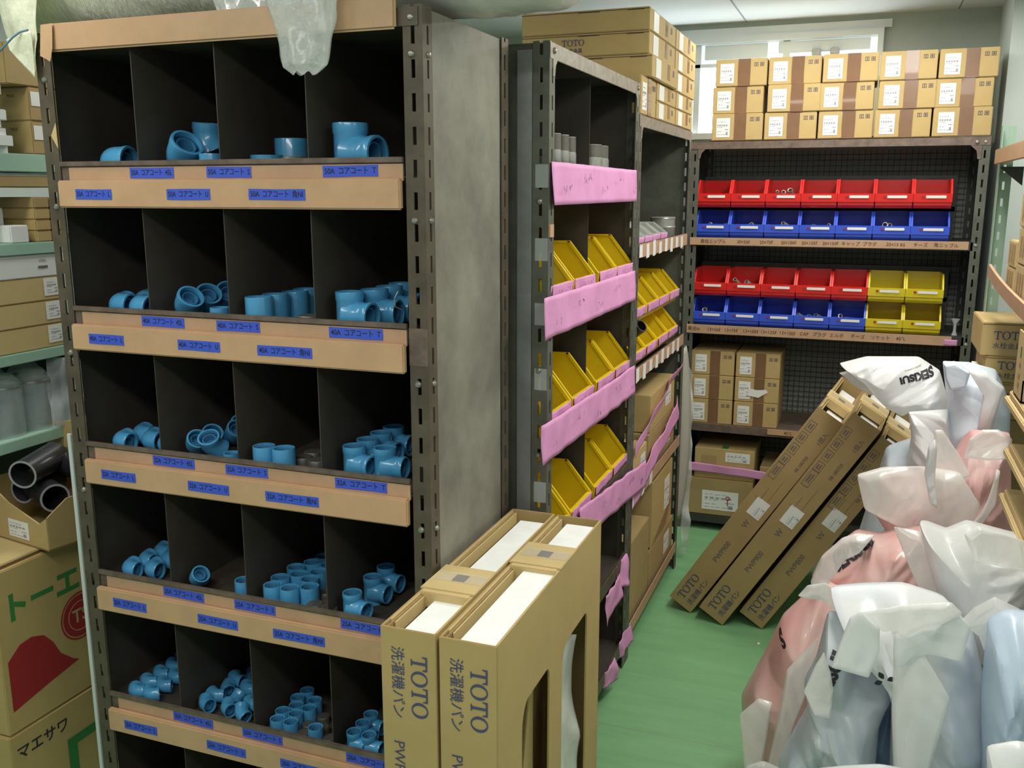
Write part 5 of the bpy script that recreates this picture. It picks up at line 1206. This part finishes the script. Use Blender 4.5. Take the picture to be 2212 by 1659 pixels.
# bags underneath that carry the upper ones
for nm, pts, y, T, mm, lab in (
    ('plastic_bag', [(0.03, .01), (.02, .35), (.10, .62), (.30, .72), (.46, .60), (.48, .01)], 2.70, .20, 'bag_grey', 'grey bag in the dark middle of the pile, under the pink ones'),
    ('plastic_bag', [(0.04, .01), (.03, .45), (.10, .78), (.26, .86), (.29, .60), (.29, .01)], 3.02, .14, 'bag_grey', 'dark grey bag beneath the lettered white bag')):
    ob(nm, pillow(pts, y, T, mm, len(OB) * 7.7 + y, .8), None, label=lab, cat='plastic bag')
def conform_text(o, s, size, p, ang, m_='black_print', bold=.05, off=.0025, name='bag_lettering'):
    """printed letters that follow the crumpled front of a bag"""
    me0 = text_mesh(s, size, m_, bold)
    bmx = bmesh.new(); bmx.from_mesh(me0)
    bmesh.ops.triangulate(bmx, faces=bmx.faces[:])
    bmesh.ops.subdivide_edges(bmx, edges=[e for e in bmx.edges if e.calc_length() > .004], cuts=2, use_grid_fill=True)
    bmesh.ops.triangulate(bmx, faces=bmx.faces[:])
    tr = BVHTree.FromPolygons([v.co for v in o.data.vertices], [f.vertices for f in o.data.polygons])
    ca, sa = math.cos(ang), math.sin(ang)
    for v in bmx.verts:
        x = p[0] + v.co.x * ca - v.co.y * sa; z = p[1] + v.co.x * sa + v.co.y * ca
        h = tr.ray_cast(Vector((x, -1, z)), Vector((0, 1, 0)))
        v.co = Vector((x, (h[0].y if h[0] else p[2]) - off, z))
    me = bpy.data.meshes.new('lettering'); bmx.to_mesh(me); bmx.free(); me.materials.append(MATS[m_])
    return ob(name, me, o)
conform_text(OB['w_top'], 'SEKISUI', .030, (.170, 1.000, 3.1), PI + .30)
conform_text(OB['w_top'], 'SEKISUI CHEMICAL', .006, (.158, 1.022, 3.1), PI + .30, 'ink_grey', 0)
conform_text(OB['pink_midl'], 'SEKISUI', .034, (.022, .660, 2.35), .72)
conform_text(OB['greyblue'], 'SEKISUI', .036, (-.010, .610, 1.85), 1.25)
conform_text(OB['pink_low'], 'S', .03, (-.125, .478, 2.2), 1.1)
# leaf-like printed mark on the front bag
b = MB()
for a_ in (.5, 2.2, 3.6):
    q = Matrix.Rotation(a_, 4, 'Z'); vs = [q @ Vector((.004 + .016 * t, .005 * math.sin(PI * t) * s, 0)) for s in (1, -1) for t in [k / 8 for k in range(9)]]
    b.add(vs[:9] + list(reversed(vs[9:])), [tuple(range(18))])
lf = ob('leaf_mark', b.mesh('leaf', 'black_print'), OB['center']); lf.matrix_local = Matrix.Translation((.088, 1.72, .665)) @ Matrix.Rotation(PI / 2, 4, 'X')

# scraps on the floor
for i, (x, y, a, w_, h_) in enumerate(((-.257, 3.13, .2, .010, .016), (-.205, 2.92, -.35, .038, .014))):
    b = MB(); b.prism([(-w_ / 2, -h_ / 2), (w_ / 2, -h_ / 2 + .002), (w_ / 2 - .002, h_ / 2), (-w_ / 2 + .003, h_ / 2 - .001)], .0004, .0022, 'z')
    ob('paper_scrap', b.mesh('scrap', 'white_label'), None, (x, y, 0), (0, 0, a), label=['tiny white paper scrap on the floor below the leaning cartons', 'white paper scrap on the green floor beside the pink bag'][i], cat='paper scrap')
b = MB(); b.sweep([(-.80, 1.49, .70), (-.79, 1.46, .715), (-.775, 1.44, .724), (-.755, 1.45, .730), (-.73, 1.49, .732), (-.70, 1.53, .728)], [.0007] * 6, 6)
b.v = [(x + .03, y - .08, z + .03) for x, y, z in b.v]
ob('white_string', b.mesh('string', 'white_label'), pa)
